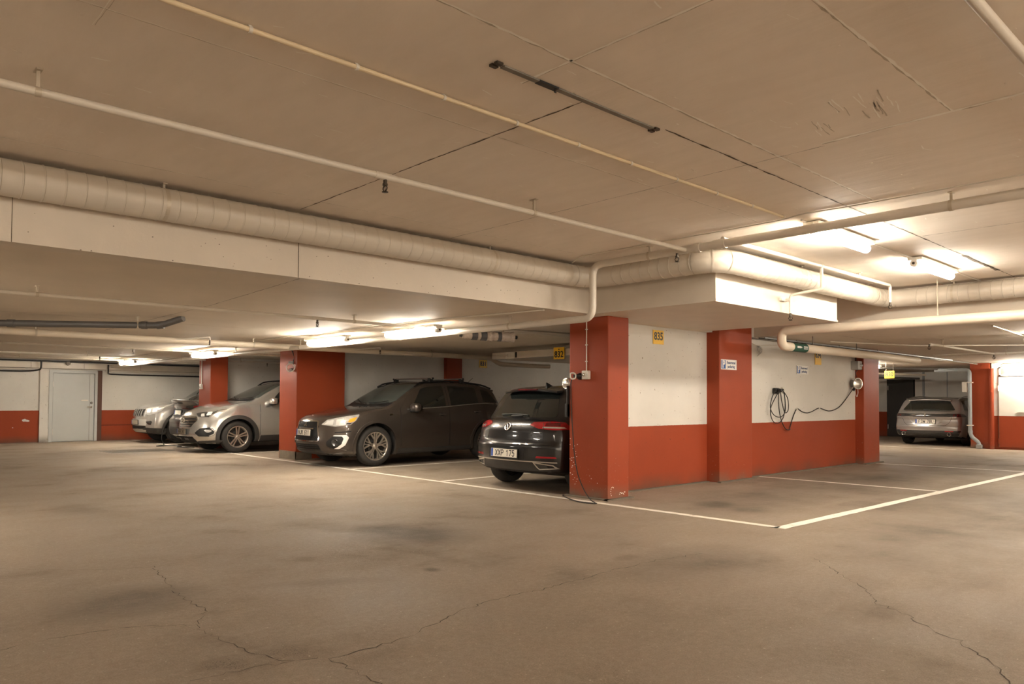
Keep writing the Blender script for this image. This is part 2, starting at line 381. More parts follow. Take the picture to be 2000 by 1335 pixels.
tag(ce.build('ceiling', ['ceiling_paint', 'joint_dark', 'joint_light', 'joint_shade']), 'beige painted high concrete ceiling with joint lines', kind='structure')
sl = MB()
sl.box(-12, 9.94, 6.26, 24.4, ZL, ZH+.2); sl.box(9.94, 29, 6.42, 24.4, ZL, ZH+.2); sl.box(11.6, 29, -9, 6.42, ZL, ZH+.2)
for pts in ([(3.13, 6.1), (3.31, 8.6), (3.35, 13)], [(-4, 8.9), (6.3, 8.9)], [(-4, 11), (5, 11)], [(12, 5.2), (22, 5.2)], [(12, 3.0), (13.5, 3.0)]):
    strip(sl, pts, .007, ZL-.0015, 1, .003, .08, .7)
strip(sl, [(2.3, 14.6), (4.3, 14.5)], .05, ZL-.0015, 1, .01, .1, .6)
tag(sl.build('slab', ['slab_paint', 'joint_dark']), 'low beige concrete ceiling slab over the parking bays', kind='structure')
be = MB(); be.box(-12, 6.99, 6.06, 6.26, ZL, ZH); be.add([(3.094, 6.0585, ZL), (3.10, 6.0585, ZL), (3.10, 6.0585, ZH), (3.094, 6.0585, ZH)], [(0, 1, 2, 3)], 1)
be.add([(.98, 6.0585, ZL), (.984, 6.0585, ZL), (.984, 6.0585, ZH), (.98, 6.0585, ZH)], [(0, 1, 2, 3)], 1)
for k in range(60):
    x = random.uniform(.8, 6.6); z = random.uniform(2.3, 2.55); s = random.uniform(.003, .009)
    be.add([(x, 6.0588, z), (x+s*1.4, 6.0588, z+s*.3), (x+s, 6.0588, z+s), (x, 6.0588, z+s*.8)], [(0, 1, 2, 3)], 1)
be.box(6.99, 9.94, 4.33, 6.26, ZL, ZH); be.box(6.98, 9.95, 4.322, 4.332, ZL-.004, ZL+.022)
be.box(11.4, 11.6, -9, 6.42, ZL, ZH)
tag(be.build('beam', ['beam_paint', 'joint_dark']), 'beige concrete downstand beam edging the high ceiling', kind='structure')
# walls
def wall(name, boxes, mat, label):
    mb = MB()
    for b in boxes: mb.box(*b)
    return tag(mb.build(name, mat), label, kind='structure')
wall('wall_right', [(7.5, 10.2, 6.44, 6.66, 0, ZL), (10.2, 15.9, 6.34, 6.66, 0, ZL), (9.95, 11.4, 6.341, 6.66, ZL, ZH)], 'wall_two_tone', 'white and red wall behind bays 835 and 834')
wall('wall_middle', [(8.3, 16.5, 14.7, 14.9, 0, ZL)], 'wall_grey_white', 'pale wall behind the brown car')
wall('wall_bay', [(7.6, 16.5, 19.35, 19.5, 0, ZL)], 'wall_grey_white', 'pale wall behind the silver car')
wall('wall_left', [(-12, 4.66, 24.2, 24.4, 0, ZL), (6.22, 16.7, 24.2, 24.4, 0, ZL), (4.66, 6.22, 24.2, 24.4, 2.02, ZL)], 'wall_two_tone', 'white and red end wall on the left')
wall('wall_back', [(16.5, 16.7, 6.9, 24.4, 0, ZL), (16.7, 28.9, 12.0, 12.2, 0, ZL), (28.75, 28.95, 10.72, 12.0, 0, ZL)], 'wall_two_tone', 'white and red walls beyond the far pillar')
wall('wall_far', [(28.75, 28.95, 5.8, 9.76, 0, ZL), (28.75, 28.95, 9.76, 10.72, 2.06, ZL), (23.9, 28.75, 5.6, 5.8, 0, ZL)], 'wall_grey_white', 'pale panelled wall behind the grey estate car')
wall('wall_door_side', [(23.15, 23.35, -9, 5.95, 0, ZL)], 'wall_two_tone', 'white and red wall at the right with the metal door')
wall('wall_aisle', [(-12.2, -12, -9, 24.4, 0, 3.06)], 'wall_two_tone', 'white and red wall far to the left of the viewer')
# panel joints on the far wall
mb = MB()
for y in (9.5, 8.72, 7.98, 7.2): mb.box(28.735, 28.752, y-.012, y+.012, 0, ZL)
mb.box(28.71, 28.75, 9.44, 9.50, 0, ZL)
tag(mb.build('trim_1', 'pipe_steel'), 'vertical joint strips on the far panelled wall', kind='structure')
# pillars
def pillar(name, x0, x1, y0, y1, z1, label):
    mb = MB(); mb.box(x0, x1, y0, y1, 0, z1, bev=.012)
    return tag(mb.build(name, 'pillar_red'), label, kind='structure')
pillar('pillar', 7.27, 7.685, 6.03, 6.68, ZL+.002, 'red concrete pillar nearest the viewer, at the end of the wall')
pillar('pillar.001', 10.14, 11.11, 6.22, 6.54, ZH, 'red pillar with the blue and white parking sign')
pillar('pillar.002', 15.37, 16.14, 6.17, 6.7, ZL+.002, 'red pillar at the far end of the right wall')
pillar('pillar.003', 7.25, 8.36, 14.19, 14.95, ZL+.002, 'red pillar between the silver and brown cars')
pillar('pillar.004', 7.27, 7.71, 18.76, 19.5, ZL+.002, 'red pillar behind the bonnet of the silver car')
pillar('pillar.005', 11.43, 11.93, 14.6, 14.72, ZL+.002, 'red pilaster on the wall behind the brown car')
pillar('pillar.006', 23.1, 23.95, 5.98, 6.45, ZL+.002, 'red pillar with the grey drain pipe at right')
mb = MB(); mb.tube([(23.06, 5.93, 0), (23.06, 5.93, 2.15)], .055, 14)
tag(mb.build('pillar.007', 'pillar_red'), 'slim rounded red post beside the right door wall', kind='structure')
mb = MB()
mb.box(7.2, 7.28, 5.98, 6.72, 0, .018); mb.box(7.2, 7.72, 5.97, 6.04, 0, .018); mb.box(10.1, 11.16, 6.17, 6.23, 0, .02); mb.box(15.33, 16.2, 6.11, 6.18, 0, .02)
mb.box(7.7, 10.12, 6.38, 6.445, 0, .015); mb.box(11.1, 15.36, 6.29, 6.345, 0, .015); mb.box(7.238, 7.6, 14.178, 14.2, 0, .16); mb.box(7.238, 7.252, 14.178, 14.9, 0, .17); mb.box(7.2, 8.4, 14.13, 14.2, 0, .015); mb.box(-12, 4.6, 24.14, 24.2, 0, .012)
tag(mb.build('baseboard_right', 'concrete'), 'grey concrete skirting at the foot of pillars and walls', kind='structure')
# left grey door
def door_set():
    d = MB(); d.box(4.98, 6.02, 24.165, 24.2, .02, 1.93); o = tag(d.build('door_1', 'door_grey'), 'pale grey steel door in the left end wall', kind='structure')
    f = MB(); f.box(4.88, 4.97, 24.13, 24.29, 0, 2.02); f.box(6.03, 6.10, 24.13, 24.29, 0, 2.02); f.box(4.97, 6.03, 24.13, 24.29, 1.94, 2.02); f.build('door_frame', 'door_grey', o)
    f = MB(); f.box(4.66, 4.88, 24.15, 24.35, 0, 2.05); f.build('jamb', 'wall_white', o)
    f = MB(); f.box(4.6, 6.3, 24.3, 24.4, 0, 2.1); f.box(4.97, 6.03, 24.205, 24.3, 0, 1.93); f.build('backing', 'door_grey', o)
    f = MB(); f.box(6.10, 6.22, 24.14, 24.3, 0, 2.03); f.build('jamb', 'wood_dark', o)
    f = MB(); f.box(5.90, 5.906, 24.162, 24.168, .03, 1.92); f.build('seam', 'joint_dark', o)
    for z in (.28, 1.62):
        h = MB(); h.tube([(4.98, 24.15, z-.07), (4.98, 24.15, z+.07)], .014, 10); h.build('hinge', 'satin_silver', o)
    h = MB(); h.tube(fillet([(5.95, 24.16, .98), (5.95, 24.10, .98), (5.83, 24.10, .985)], .02), .011, 8); h.lathe([(.001, .012), (.026, .012), (.028, 0)], frame((5.95, 24.165, .98), (1, 0, 0), (0, 0, 1)), 16); h.build('door_handle', 'chrome', o)
    h = MB(); h.lathe([(.001, .02), (.025, .02), (.034, .01), (.036, 0)], frame((5.955, 24.165, 1.10), (1, 0, 0), (0, 0, 1)), 18); h.build('lock', 'steel_dark', o)
    h = MB(); h.box(5.69, 5.87, 24.162, 24.166, 1.15, 1.19); h.build('sticker', 'white_plastic', o)
door_set()
d = MB(); d.box(28.70, 28.8, 9.80, 10.70, .0, 2.06); o = tag(d.build('door_2', 'door_dark'), 'dark grey steel door beyond the estate car', kind='structure')
h = MB(); h.box(28.8, 28.9, 9.6, 10.9, 0, 2.2); h.build('backing', 'door_dark', o)
for z in (.35, 1.75):
    h = MB(); h.tube([(28.69, 10.66, z-.08), (28.69, 10.66, z+.08)], .018, 10); h.build('hinge', 'satin_silver', o)
# right white door in a red and white wall
d = MB(); d.box(23.125, 23.2, 4.2, 5.78, .06, 1.93, bev=.004); o = tag(d.build('door_3', 'wall_two_tone'), 'white and red metal door at the right edge', kind='structure')
h = MB(); h.box(23.118, 23.126, 5.776, 5.786, .06, 1.94); h.box(23.118, 23.126, 4.2, 5.79, 1.925, 1.935); h.build('seam', 'joint_dark', o)
for z in (.22, 1.62):
    h = MB(); h.tube([(23.115, 5.79, z-.07), (23.115, 5.79, z+.07)], .013, 10); h.build('hinge', 'wall_two_tone', o)
h = MB(); h.box(23.10, 23.126, 4.75, 5.38, .985, 1.0); h.build('rail', 'white_plastic', o)
h = MB(); h.box(23.118, 23.126, 5.42, 5.72, 1.855, 1.868); h.build('strip', 'pipe_steel', o)
# vent window above the white door
d = MB(); d.box(23.11, 23.16, 4.3, 5.72, 1.98, 2.14); o = tag(d.build('window_1', 'steel_dark'), 'low wire glass panel above the right metal door', kind='structure')
h = MB(); h.box(23.1, 23.17, 5.72, 5.76, 1.94, 2.18); h.box(23.1, 23.17, 4.2, 5.76, 1.94, 1.975); h.box(23.1, 23.17, 4.2, 5.76, 2.145, 2.18); h.build('window_frame', 'white_plastic', o)

# flaked paint on walls and the nearest pillar
def chips(parent, items, axis, at, mat):
    mb = MB()
    for a, z, r in items:
        n = 9; pts = [(a+r*math.cos(2*PI*k/n)*random.uniform(.6, 1.3), z+r*.7*math.sin(2*PI*k/n)*random.uniform(.6, 1.3)) for k in range(n)]
        mb.add([((p, at, q) if axis == 'y' else (at, p, q)) for p, q in pts], [tuple(range(n))])
    o = mb.build('paint_flake', mat, bpy.data.objects[parent]); o['kind'] = 'stuff'
chips('wall_left', [(4.32, .62, .055), (4.38, .60, .05), (3.6, .58, .012), (4.05, .42, .012), (3.2, .5, .015), (7.1, .63, .01)], 'y', 24.198, 'sign_white')
chips('pillar', [(6.60+random.uniform(-.07, .07), random.uniform(.15, .75), random.uniform(.004, .009)) for k in range(26)]+[(6.3, .25, .006), (6.2, .2, .007)], 'x', 7.2685, 'joint_light')
chips('pillar', [(7.36+.035*math.cos(t*.5), .10+.06*math.sin(t*.5), .007) for t in range(2, 9)]+[(7.5+.012*k, .07+random.uniform(-.02, .02), .008) for k in range(10)], 'y', 6.0285, 'joint_light')
mb = MB(); mb.box(6.23, 9, 24.195, 24.2, .44, .452); tag(mb.build('trim_2', 'seam'), 'dark groove across the red band right of the grey door', kind='structure')
# ------------------------------------------------------------------ ducts, pipes, cables
def hanger(parent, p, r, zc, axis, mat='hanger_metal', name='hanger'):
    mb = MB(); x, y, z = p
    d = Vector((1, 0, 0)) if axis == 'x' else Vector((0, 1, 0)); c = Vector(p)
    mb.tube([c-d*.014, c+d*.014], r+.004, 14)
    mb.box(x-.008, x+.008, y-.008, y+.008, z+r, zc-.006)
    mb.box(x-(.035 if axis == 'y' else .015), x+(.035 if axis == 'y' else .015), y-(.035 if axis == 'x' else .015), y+(.035 if axis == 'x' else .015), zc-.008, zc-.001)
    return mb.build(name, mat, parent)
def pipe(name, path, r, mat, label, cat='pipe', hangs=(), R=None, seg=14, couplings=(), zc=ZH, n=6):
    """one pipe run; hangs: (x, y, z, axis)"""
    mb = MB(); P = fillet(path, R if R else r*2.2, n) if len(path) > 2 else path
    mb.tube(P, r, seg)
    for (a, b) in couplings: mb.tube([a, b], r*1.18, seg)
    o = tag(mb.build(name, mat), label, cat)
    for (x, y, z, ax) in hangs: hanger(o, (x, y, z), r, zc, ax)
    return o
# spiral duct
def duct():
    path = [(-7, 5.92, 2.70), (6.80, 5.92, 2.70), (6.80, 4.16, 2.70), (11.2, 4.16, 2.70), (11.2, -8, 2.70)]
    r = .123; P = fillet(path, .30, 3); mb = MB(); mb.tube(P, r, 28)
    acc = 0
    for a, b in zip(P, P[1:]):
        d = b-a; l = d.length; t = d.normalized()
        if l < .5:
            mb.tube([a-t*.006, a+t*.006], r+.004, 28, 1, caps=False); continue
        k = int(l/.125)
        for i in range(1, k+1):
            q = a+t*(i*l/k)
            s = Vector((-t.y, t.x, 0))*0
            mb.tube([q-t*.007, q-t*.002, q+t*.002, q+t*.007], [r, r+.004, r+.004, r], 28, 0, caps=False)
            mb.tube([q+t*.003, q+t*.006], [r+.0038, r+.001], 28, 1, caps=False)
    o = tag(mb.build('ventilation_duct', ['duct_paint', 'duct_seam']), 'beige spiral ventilation duct running under the high ceiling', 'duct')
    for x in (-2.2, 1.92, 5.2): hanger(o, (x, 5.92, 2.70), .122, ZH, 'x')
    for x in (8.6, 10.6): hanger(o, (x, 4.16, 2.70), .122, ZH, 'x')
    for y in (3.3, 1.0, -2): hanger(o, (11.2, y, 2.70), .122, ZH, 'y')
duct()
# sprinkler main: along L, down the corner, on under the low slab
pipe('sprinkler_main', [(6.4, -6, 2.757), (6.4, 5.53, 2.757), (6.4, 5.53, 2.163), (6.4, 24.0, 2.163)], .040, 'pipe_white', 'thick white sprinkler main that bends down beside the nearest red pillar', R=.13, seg=18,
     hangs=[(6.4, 1.9, 2.757, 'y'), (6.4, 4.75, 2.757, 'y'), (6.4, -1.5, 2.757, 'y')], couplings=[((6.4, 4.13, 2.757), (6.4, 4.20, 2.757)), ((6.4, 3.85, 2.757), (6.4, 3.98, 2.757))])
m0 = bpy.data.objects['sprinkler_main']
for y in (6.9, 9.3, 12.4, 15.2, 18.2, 21): hanger(m0, (6.4, y, 2.163), .04, ZL, 'y')
pipe('sprinkler_branch', [(-6, 4.29, 2.75), (6.37, 4.29, 2.75)], .021, 'pipe_white', 'white sprinkler branch pipe crossing the high ceiling to the main', hangs=[(.79, 4.29, 2.75, 'x'), (4.24, 4.29, 2.75, 'x'), (-3, 4.29, 2.75, 'x')], couplings=[((2.74, 4.29, 2.75), (2.90, 4.29, 2.75))])
pipe('conduit', [(-5, 3.13, 2.838), (6.15, 3.13, 2.838)], .0115, 'pipe_yellow', 'thin yellowed conduit clipped to the high ceiling', 'conduit', seg=10)
yc = bpy.data.objects['conduit']
for x in [1.36+.53*k for k in range(-3, 10)]:
    mb = MB(); mb.tube([(x-.008, 3.13, 2.838), (x+.008, 3.13, 2.838)], .0155, 10); mb.box(x-.008, x+.008, 3.13, 3.165, 2.845, 2.858); mb.build('clip', 'white_plastic', yc)
pipe('conduit.001', [(6.4, 3.10, 2.85), (11.3, 3.02, 2.85)], .008, 'pipe_white', 'thin conduit joining the two fluorescent lights on the high ceiling', 'conduit', seg=8)
pipe('cable', [(6.3, 5.75, 2.80), (6.28, 5.6, 2.852), (6.28, 3.2, 2.852), (6.20, 3.0, 2.852), (6.24, 2.6, 2.852), (6.24, -3, 2.852)], .006, 'pipe_white', 'white cable clipped along the high ceiling beside the thick sprinkler main', 'cable', R=.1, seg=8)
pipe('ceiling_pipe', [(1.2, .90, 2.80), (10.5, .82, 2.80)], .024, 'pipe_white', 'white pipe crossing the top right corner of the high ceiling', hangs=[(6, .86, 2.80, 'x')])
pipe('sprinkler_branch.001', [(6.42, 3.9, 2.81), (10.60, 3.9, 2.81), (10.60, 3.9, 2.58)], .021, 'pipe_white', 'white sprinkler arm above the duct ending in a short drop', R=.045, hangs=[(9.6, 3.9, 2.81, 'x')])
b1 = bpy.data.objects['sprinkler_branch.001']
mb = MB(); mb.tube(fillet([(8.55, 3.9, 2.81), (8.55, 3.9, 2.545), (8.47, 4.24, 2.50), (8.47, 4.24, 2.285)], .04), .0175, 12); mb.tube([(8.53, 3.9, 2.81), (8.57, 3.9, 2.81)], .026, 12); mb.build('drop_pipe', 'pipe_white', b1)
mb = MB(); mb.box(8.36, 8.47, 4.29, 4.325, 2.43, 2.46); mb.box(8.45, 8.49, 4.24, 4.32, 2.43, 2.46); mb.build('bracket', 'pipe_white', b1)
# low slab pipes running along R
pipe('sprinkler_branch.002', [(-6, 8.24, 2.215), (6.4, 8.24, 2.215)], .019, 'pipe_white', 'long thin branch pipe nearest the viewer under the low slab at left', hangs=[(1.55, 8.24, 2.215, 'x'), (4.98, 8.24, 2.215, 'x'), (-2, 8.24, 2.215, 'x')], zc=ZL, couplings=[((4.40, 8.24, 2.215), (4.56, 8.24, 2.215))])
pipe('water_pipe', [(-6, 12.8, 2.19), (11.3, 12.8, 2.19), (11.55, 12.8, 2.06), (13.2, 12.8, 2.06)], .05, 'pipe_insul', 'thick beige pipe under the low slab, ending in an s bend above the brown car', hangs=[(2.4, 12.8, 2.19, 'x'), (5.7, 12.8, 2.19, 'x'), (9.6, 12.8, 2.19, 'x')], zc=ZL, R=.14)
pipe('sprinkler_branch.003', [(-6, 16.25, 2.235), (10, 16.25, 2.235)], .02, 'pipe_white', 'thin pipe behind the thick beige pipe under the low slab', hangs=[(1.7, 16.25, 2.235, 'x'), (5.7, 16.25, 2.235, 'x')], zc=ZL)
pipe('sprinkler_branch.004', [(-6, 19.1, 2.225), (12, 19.1, 2.205)], .022, 'pipe_white', 'brightly lit thin pipe passing over the silver car', hangs=[(4.6, 19.1, 2.215, 'x'), (8.18, 19.1, 2.21, 'x')], zc=ZL)
pipe('sprinkler_branch.005', [(-6, 21.5, 2.235), (9, 21.5, 2.235)], .018, 'pipe_white', 'farthest thin pipe under the low slab before the left end wall', hangs=[(3.7, 21.5, 2.235, 'x')], zc=ZL)
pipe('drain_pipe', [(.3, 12.56, 2.19), (3.33, 10.30, 2.19), (3.52, 10.02, 2.28)], .042, 'pipe_grey', 'dark grey plastic drain pipe slung under the low slab at left', R=.1, seg=18, couplings=[((1.83, 11.42, 2.19), (1.90, 11.37, 2.19)), ((3.14, 10.44, 2.19), (3.20, 10.40, 2.19)), ((3.30, 10.33, 2.19), (3.36, 10.27, 2.2))])
hanger(bpy.data.objects['drain_pipe'], (3.10, 10.47, 2.19), .044, ZL, 'x')
pipe('conduit.002', [(6.2, 6.1, 2.285), (5.9, 8.0, 2.285), (5.85, 24.1, 2.285)], .009, 'pipe_white', 'cable conduit along the row of low slab lights', 'conduit', seg=8)
pipe('conduit.003', [(6.55, 8.6, 2.20), (6.55, 24.1, 2.24)], .012, 'pipe_white', 'second thin conduit beside the low sprinkler main', 'conduit', seg=8)
pipe('conduit.004', [(7.0, 8.35, 2.27), (11, 7.6, 2.27), (16, 7.6, 2.27)], .03, 'pipe_white', 'pipe above the black hatchback running back to the wall', seg=12)
# insulated pipe at right with elbow
o = pipe('insulated_pipe', [(10.86, -8, 2.315), (10.86, 5.58, 2.315), (10.86, 5.58, 2.09), (16.6, 5.58, 2.095)], .068, 'pipe_insul', 'thick beige insulated pipe that drops at an elbow and runs over the sign wall', R=.17, seg=24, n=8)
for y in (3.4, 1.6): 
    mb = MB(); mb.box(10.855, 10.865, y-.006, y+.006, 2.38, ZH); mb.build('hanger', 'hanger_metal', o)
for x in (11.9, 13.6): 
    mb = MB(); mb.box(x-.006, x+.006, 5.574, 5.586, 2.15, ZL); mb.build('hanger', 'steel_dark', o)
mb = MB(); mb.tube([(11.16, 5.58, 2.09), (11.62, 5.58, 2.09)], .0705, 24); gt = mb.build('green_band', 'green_tape', o)
mb = MB()
mb.add([(11.22, 5.505, 2.075), (11.34, 5.505, 2.075), (11.39, 5.505, 2.09), (11.34, 5.505, 2.105), (11.22, 5.505, 2.105)], [(0, 1, 2, 3, 4)])
for k in range(3): mb.box(11.44, 11.58, 5.505, 5.507, 2.064+.018*k, 2.074+.018*k)
mb.build('arrow_marks', 'sign_white', gt)
# pipe at far right under slab with sprinklers
pipe('sprinkler_branch.006', [(13.35, 4.3, 2.19), (16.95, 4.3, 2.19)], .018, 'pipe_white', 'short white sprinkler arm under the low slab at right', hangs=[(13.95, 4.3, 2.19, 'x')], zc=ZL)
pipe('sprinkler_branch.007', [(16.95, 5.4, 2.2), (16.95, -4, 2.2)], .025, 'pipe_white', 'white pipe crossing the low slab beyond the short sprinkler arm', zc=ZL, hangs=[(16.95, 4.1, 2.2, 'y')])
pipe('conduit.005', [(11.75, 3.0, 2.285), (22.9, 3.6, 2.285)], .012, 'hanger_metal', 'thin dark conduit under the low slab at the right edge', 'conduit', seg=8)
pipe('conduit.006', [(12.6, 5.6, 2.255), (14.5, 4.9, 2.255), (21, -3, 2.255)], .010, 'pipe_white', 'thin cable pipe bending under the low slab at right', 'conduit', seg=8)
# cable ladder over the sign wall
mb = MB()
for y in (6.10, 6.32): mb.box(11.3, 20.5, y-.008, y+.008, 2.262, 2.282)
for k in range(30): mb.box(11.4+.3*k, 11.43+.3*k, 6.10, 6.32, 2.262, 2.27)
o = tag(mb.build('cable_tray', 'pipe_steel'), 'cable ladder under the slab above the sign wall', 'cable tray')
for k in range(3): 
    mb = MB(); mb.tube(catmull([(11.2+1.45*i, 6.16+.05*k+random.uniform(-.03, .03), 2.268+random.uniform(-.012, .006)) for i in range(9)], 4), .009, 7); mb.build('cable', ['cable_black', 'white_plastic', 'grey_plastic'][k], o)
for x in (12.4, 14.1, 15.9, 18):
    mb = MB(); mb.box(x-.01, x+.01, 6.09, 6.11, 2.27, ZL); mb.build('hanger', 'steel_dark', o)
cl1 = pipe('cable.001', catmull([(11.15, 6.38, 2.22), (11.4, 6.36, 2.16), (12.0, 6.38, 2.20), (13.2, 6.37, 2.23), (15.2, 6.37, 2.22)], 6), .006, 'pipe_white', 'loose white cables under the slab beside the sign pillar', 'cable', seg=7, R=.01)
mb = MB()
for k in range(4):
    mb.tube(catmull([(11.45+.02*k, 6.40, 2.17), (11.42+.05*k, 6.37, 2.10), (11.52-.03*k, 6.38, 2.03-.015*k), (11.56, 6.37, 2.09), (11.47, 6.40, 2.16)], 5), .0035, 6)
tag(mb.build('hanging_cable_bundle', 'grey_plastic'), 'small tangled bundle of cables on the wall beside the sign pillar', 'cable')
# grey down pipe at far right pillar
o = pipe('down_pipe', fillet([(23.02, 7.3, 2.13), (23.02, 6.43, 2.13), (23.02, 6.43, .34), (23.02, 6.22, .16), (23.02, 6.22, .0)], .12, 6), .048, 'pipe_steel', 'grey plastic down pipe with an s bend at the far right pillar', R=.01, seg=16, couplings=[((23.03, 6.43, .42), (23.03, 6.43, .48)), ((23.03, 7.2, 2.13), (23.03, 7.05, 2.13)), ((23.03, 6.8, 2.13), (23.03, 6.72, 2.13))])
mb = MB(); mb.box(22.95, 23.09, 6.15, 6.29, 0, .11, bev=.02); mb.build('foot', 'grey_plastic', o)
for z in (.62, 1.78):
    mb = MB(); mb.box(22.96, 23.09, 6.36, 6.50, z-.012, z+.012); mb.build('clamp', 'white_plastic', o)
mb = MB(); mb.box(23.02, 23.1, 6.50, 6.62, 1.52, 1.80, bev=.008); tag(mb.build('junction_box', 'white_plastic'), 'white box beside the grey down pipe', 'junction box')
pipe('ceiling_pipe.001', [(19.5, 9.7, 2.19), (22.6, 7.1, 2.15)], .03, 'pipe_grey', 'dark pipe hanging in the passage above the estate car')
pipe('ceiling_pipe.002', [(20, 10.2, 2.1), (25.2, 8.25, 2.08)], .03, 'pipe_insul', 'beige pipe in the passage above the estate car')
pipe('ceiling_pipe.003', [(24, 11.0, 2.06), (27.5, 9.2, 2.04)], .035, 'pipe_grey', 'dark pipe in front of the dark grey door')
# sprinkler heads
def sprinkler(p, label):
    x, y, z = p
    o = empty('ceiling_sprinkler', p, 0, label, 'sprinkler', 'sprinkler heads hanging from the ceiling pipes')
    mb = MB(); mb.tube([(0, 0, 0), (0, 0, -.035)], .013, 10); mb.tube([(0, 0, -.028), (0, 0, -.042)], .018, 8); mb.build('fitting', 'brass', o)
    mb = MB()
    for s in (-1, 1): mb.tube(catmull([(0, s*.012, -.042), (0, s*.024, -.062), (0, s*.004, -.084)], 4), .0045, 6)
    mb.tube([(0, 0, -.042), (0, 0, -.082)], .003, 6); mb.build('yoke', 'brass', o)
    mb = MB(); mb.lathe([(.001, -.083), (.022, -.084), (.022, -.087), (.001, -.088)], None, 14); mb.build('deflector', 'brass', o)
    return o
sprinkler((2.82, 4.29, 2.73), 'sprinkler head on the high ceiling branch pipe, nearest the viewer')
sprinkler((6.33, 4.36, 2.72), 'sprinkler head where the branch pipe meets the thick main')
sprinkler((8.47, 4.24, 2.285), 'sprinkler head below the bright lit beam edge')
sprinkler((10.60, 3.9, 2.58), 'sprinkler head in front of the duct bend')
sprinkler((4.47, 8.24, 2.198), 'sprinkler head on the nearest pipe under the low slab')
sprinkler((4.87, 12.62, 2.22), 'sprinkler head on a short arm beside the thick beige pipe, above the silver car')
sprinkler((8.22, 12.62, 2.22), 'sprinkler head on a short arm above the brown car roof')
sprinkler((4.74, 16.25, 2.218), 'sprinkler head on the pipe above the jeep shaped silver car')
sprinkler((4.86, 19.1, 2.195), 'small dark sprinkler head above the grey door and lit pipe')
sprinkler((8.9, 19.1, 2.19), 'sprinkler head above the silver car windscreen')
sprinkler((13.33, 4.3, 2.185), 'sprinkler head at the near end of the short right arm')
sprinkler((16.92, 4.3, 2.175), 'sprinkler head at the far end of the short right arm')
sprinkler((12.05, 10.6, 2.1), 'sprinkler head beside the white box duct')
for x, lab in ((4.87, 'sprinkler arm above the silver car'), (8.22, 'sprinkler arm above the brown car')):
    mb = MB(); mb.tube(fillet([(x-.55, 12.78, 2.2), (x, 12.62, 2.265), (x, 12.62, 2.21)], .02), .013, 8)
    tag(mb.build('sprinkler_pipe', 'pipe_white'), 'short white ' + lab, 'pipe', 'short sprinkler arms')
# box duct with sign, above the black car
mb = MB(); mb.box(10.2, 10.5, 6.7, 11.52, 2.07, 2.20, bev=.004); o = tag(mb.build('ventilation_box', 'duct_paint'), 'white rectangular box duct above the black car', 'duct')
mb = MB(); mb.box(10.192, 10.201, 10.78, 10.83, 2.08, 2.19); mb.build('gap', 'seam', o)
mb = MB(); mb.box(10.19, 10.201, 10.86, 11.1, 2.075, 2.195, bev=.004); mb.build('cover', 'white_plastic', o)
mb = MB(); mb.box(10.188, 10.2, 11.03, 11.035, 2.11, 2.16); mb.build('slot', 'seam', o)
mb = MB(); mb.tube([(10.195, 11.05, 2.135), (10.195, 11.5, 2.135)], .014, 8); mb.build('rib', 'duct_paint', o)
# wrapped pipe end with dark bands
wrap = empty('wrapped_pipe', (0, 0, 0), 0, 'plastic wrapped pipe bundle with dark tape bands under the slab', 'pipe')
M = frame((6.86, 8.38, 2.17), (0, 0, 1), (.35, .94, 0)); ax = (Vector((7.5, 8.1, 2.165))-Vector((6.86, 8.38, 2.17)))
def wrapseg(t0, t1, r, mat, name, jit=.006):
    mb = MB(); a = Vector((6.86, 8.38, 2.17))+ax*t0; b = Vector((6.86, 8.38, 2.17))+ax*t1
    n = 7; mb.tube([a.lerp(b, i/n) for i in range(n+1)], [r+random.uniform(-jit, jit) for i in range(n+1)], 16); mb.build(name, mat, wrap)
wrapseg(0, .18, .05, 'plastic_wrap', 'wrap'); wrapseg(.18, .30, .062, 'band_grey', 'band', .002); wrapseg(.30, .38, .058, 'plastic_wrap', 'wrap'); wrapseg(.38, .50, .066, 'band_grey', 'band', .002)
wrapseg(.50, .74, .070, 'plastic_wrap', 'wrap', .01); wrapseg(.74, .82, .070, 'band_grey', 'band', .002); wrapseg(.82, 1.1, .076, 'plastic_wrap', 'wrap', .01); wrapseg(1.12, 1.18, .03, 'black_plastic', 'nozzle', .004); wrapseg(-.08, -.02, .025, 'black_plastic', 'end_cap', .003)
mb = MB(); mb.box(7.05, 7.07, 8.28, 8.30, 2.2, ZL); mb.box(7.4, 7.42, 8.13, 8.15, 2.2, ZL); mb.build('hanger', 'hanger_metal', wrap)
# removed lamp bracket on the high ceiling
mb = MB(); mb.box(2.42, 3.62, 2.653, 2.687, 2.851, 2.859, bev=.002); o = tag(mb.build('lamp_bracket', 'steel_dark'), 'empty dark steel lamp bracket on the high ceiling', 'lamp bracket')
for x in (2.34, 3.6):
    mb = MB(); mb.box(x+.02, x+.06, 2.64, 2.664, 2.846, 2.858); mb.box(x+.02, x+.06, 2.676, 2.70, 2.846, 2.858); mb.build('clip', 'brass', o)
mb = MB(); mb.box(2.66, 2.80, 2.651, 2.689, 2.849, 2.858); mb.tube([(2.78, 2.66, 2.852), (2.78, 2.665, 2.83)], .004, 6); mb.tube([(2.77, 2.65, 2.84), (2.80, 2.675, 2.838)], .004, 6); mb.build('terminal', 'black_plastic', o)

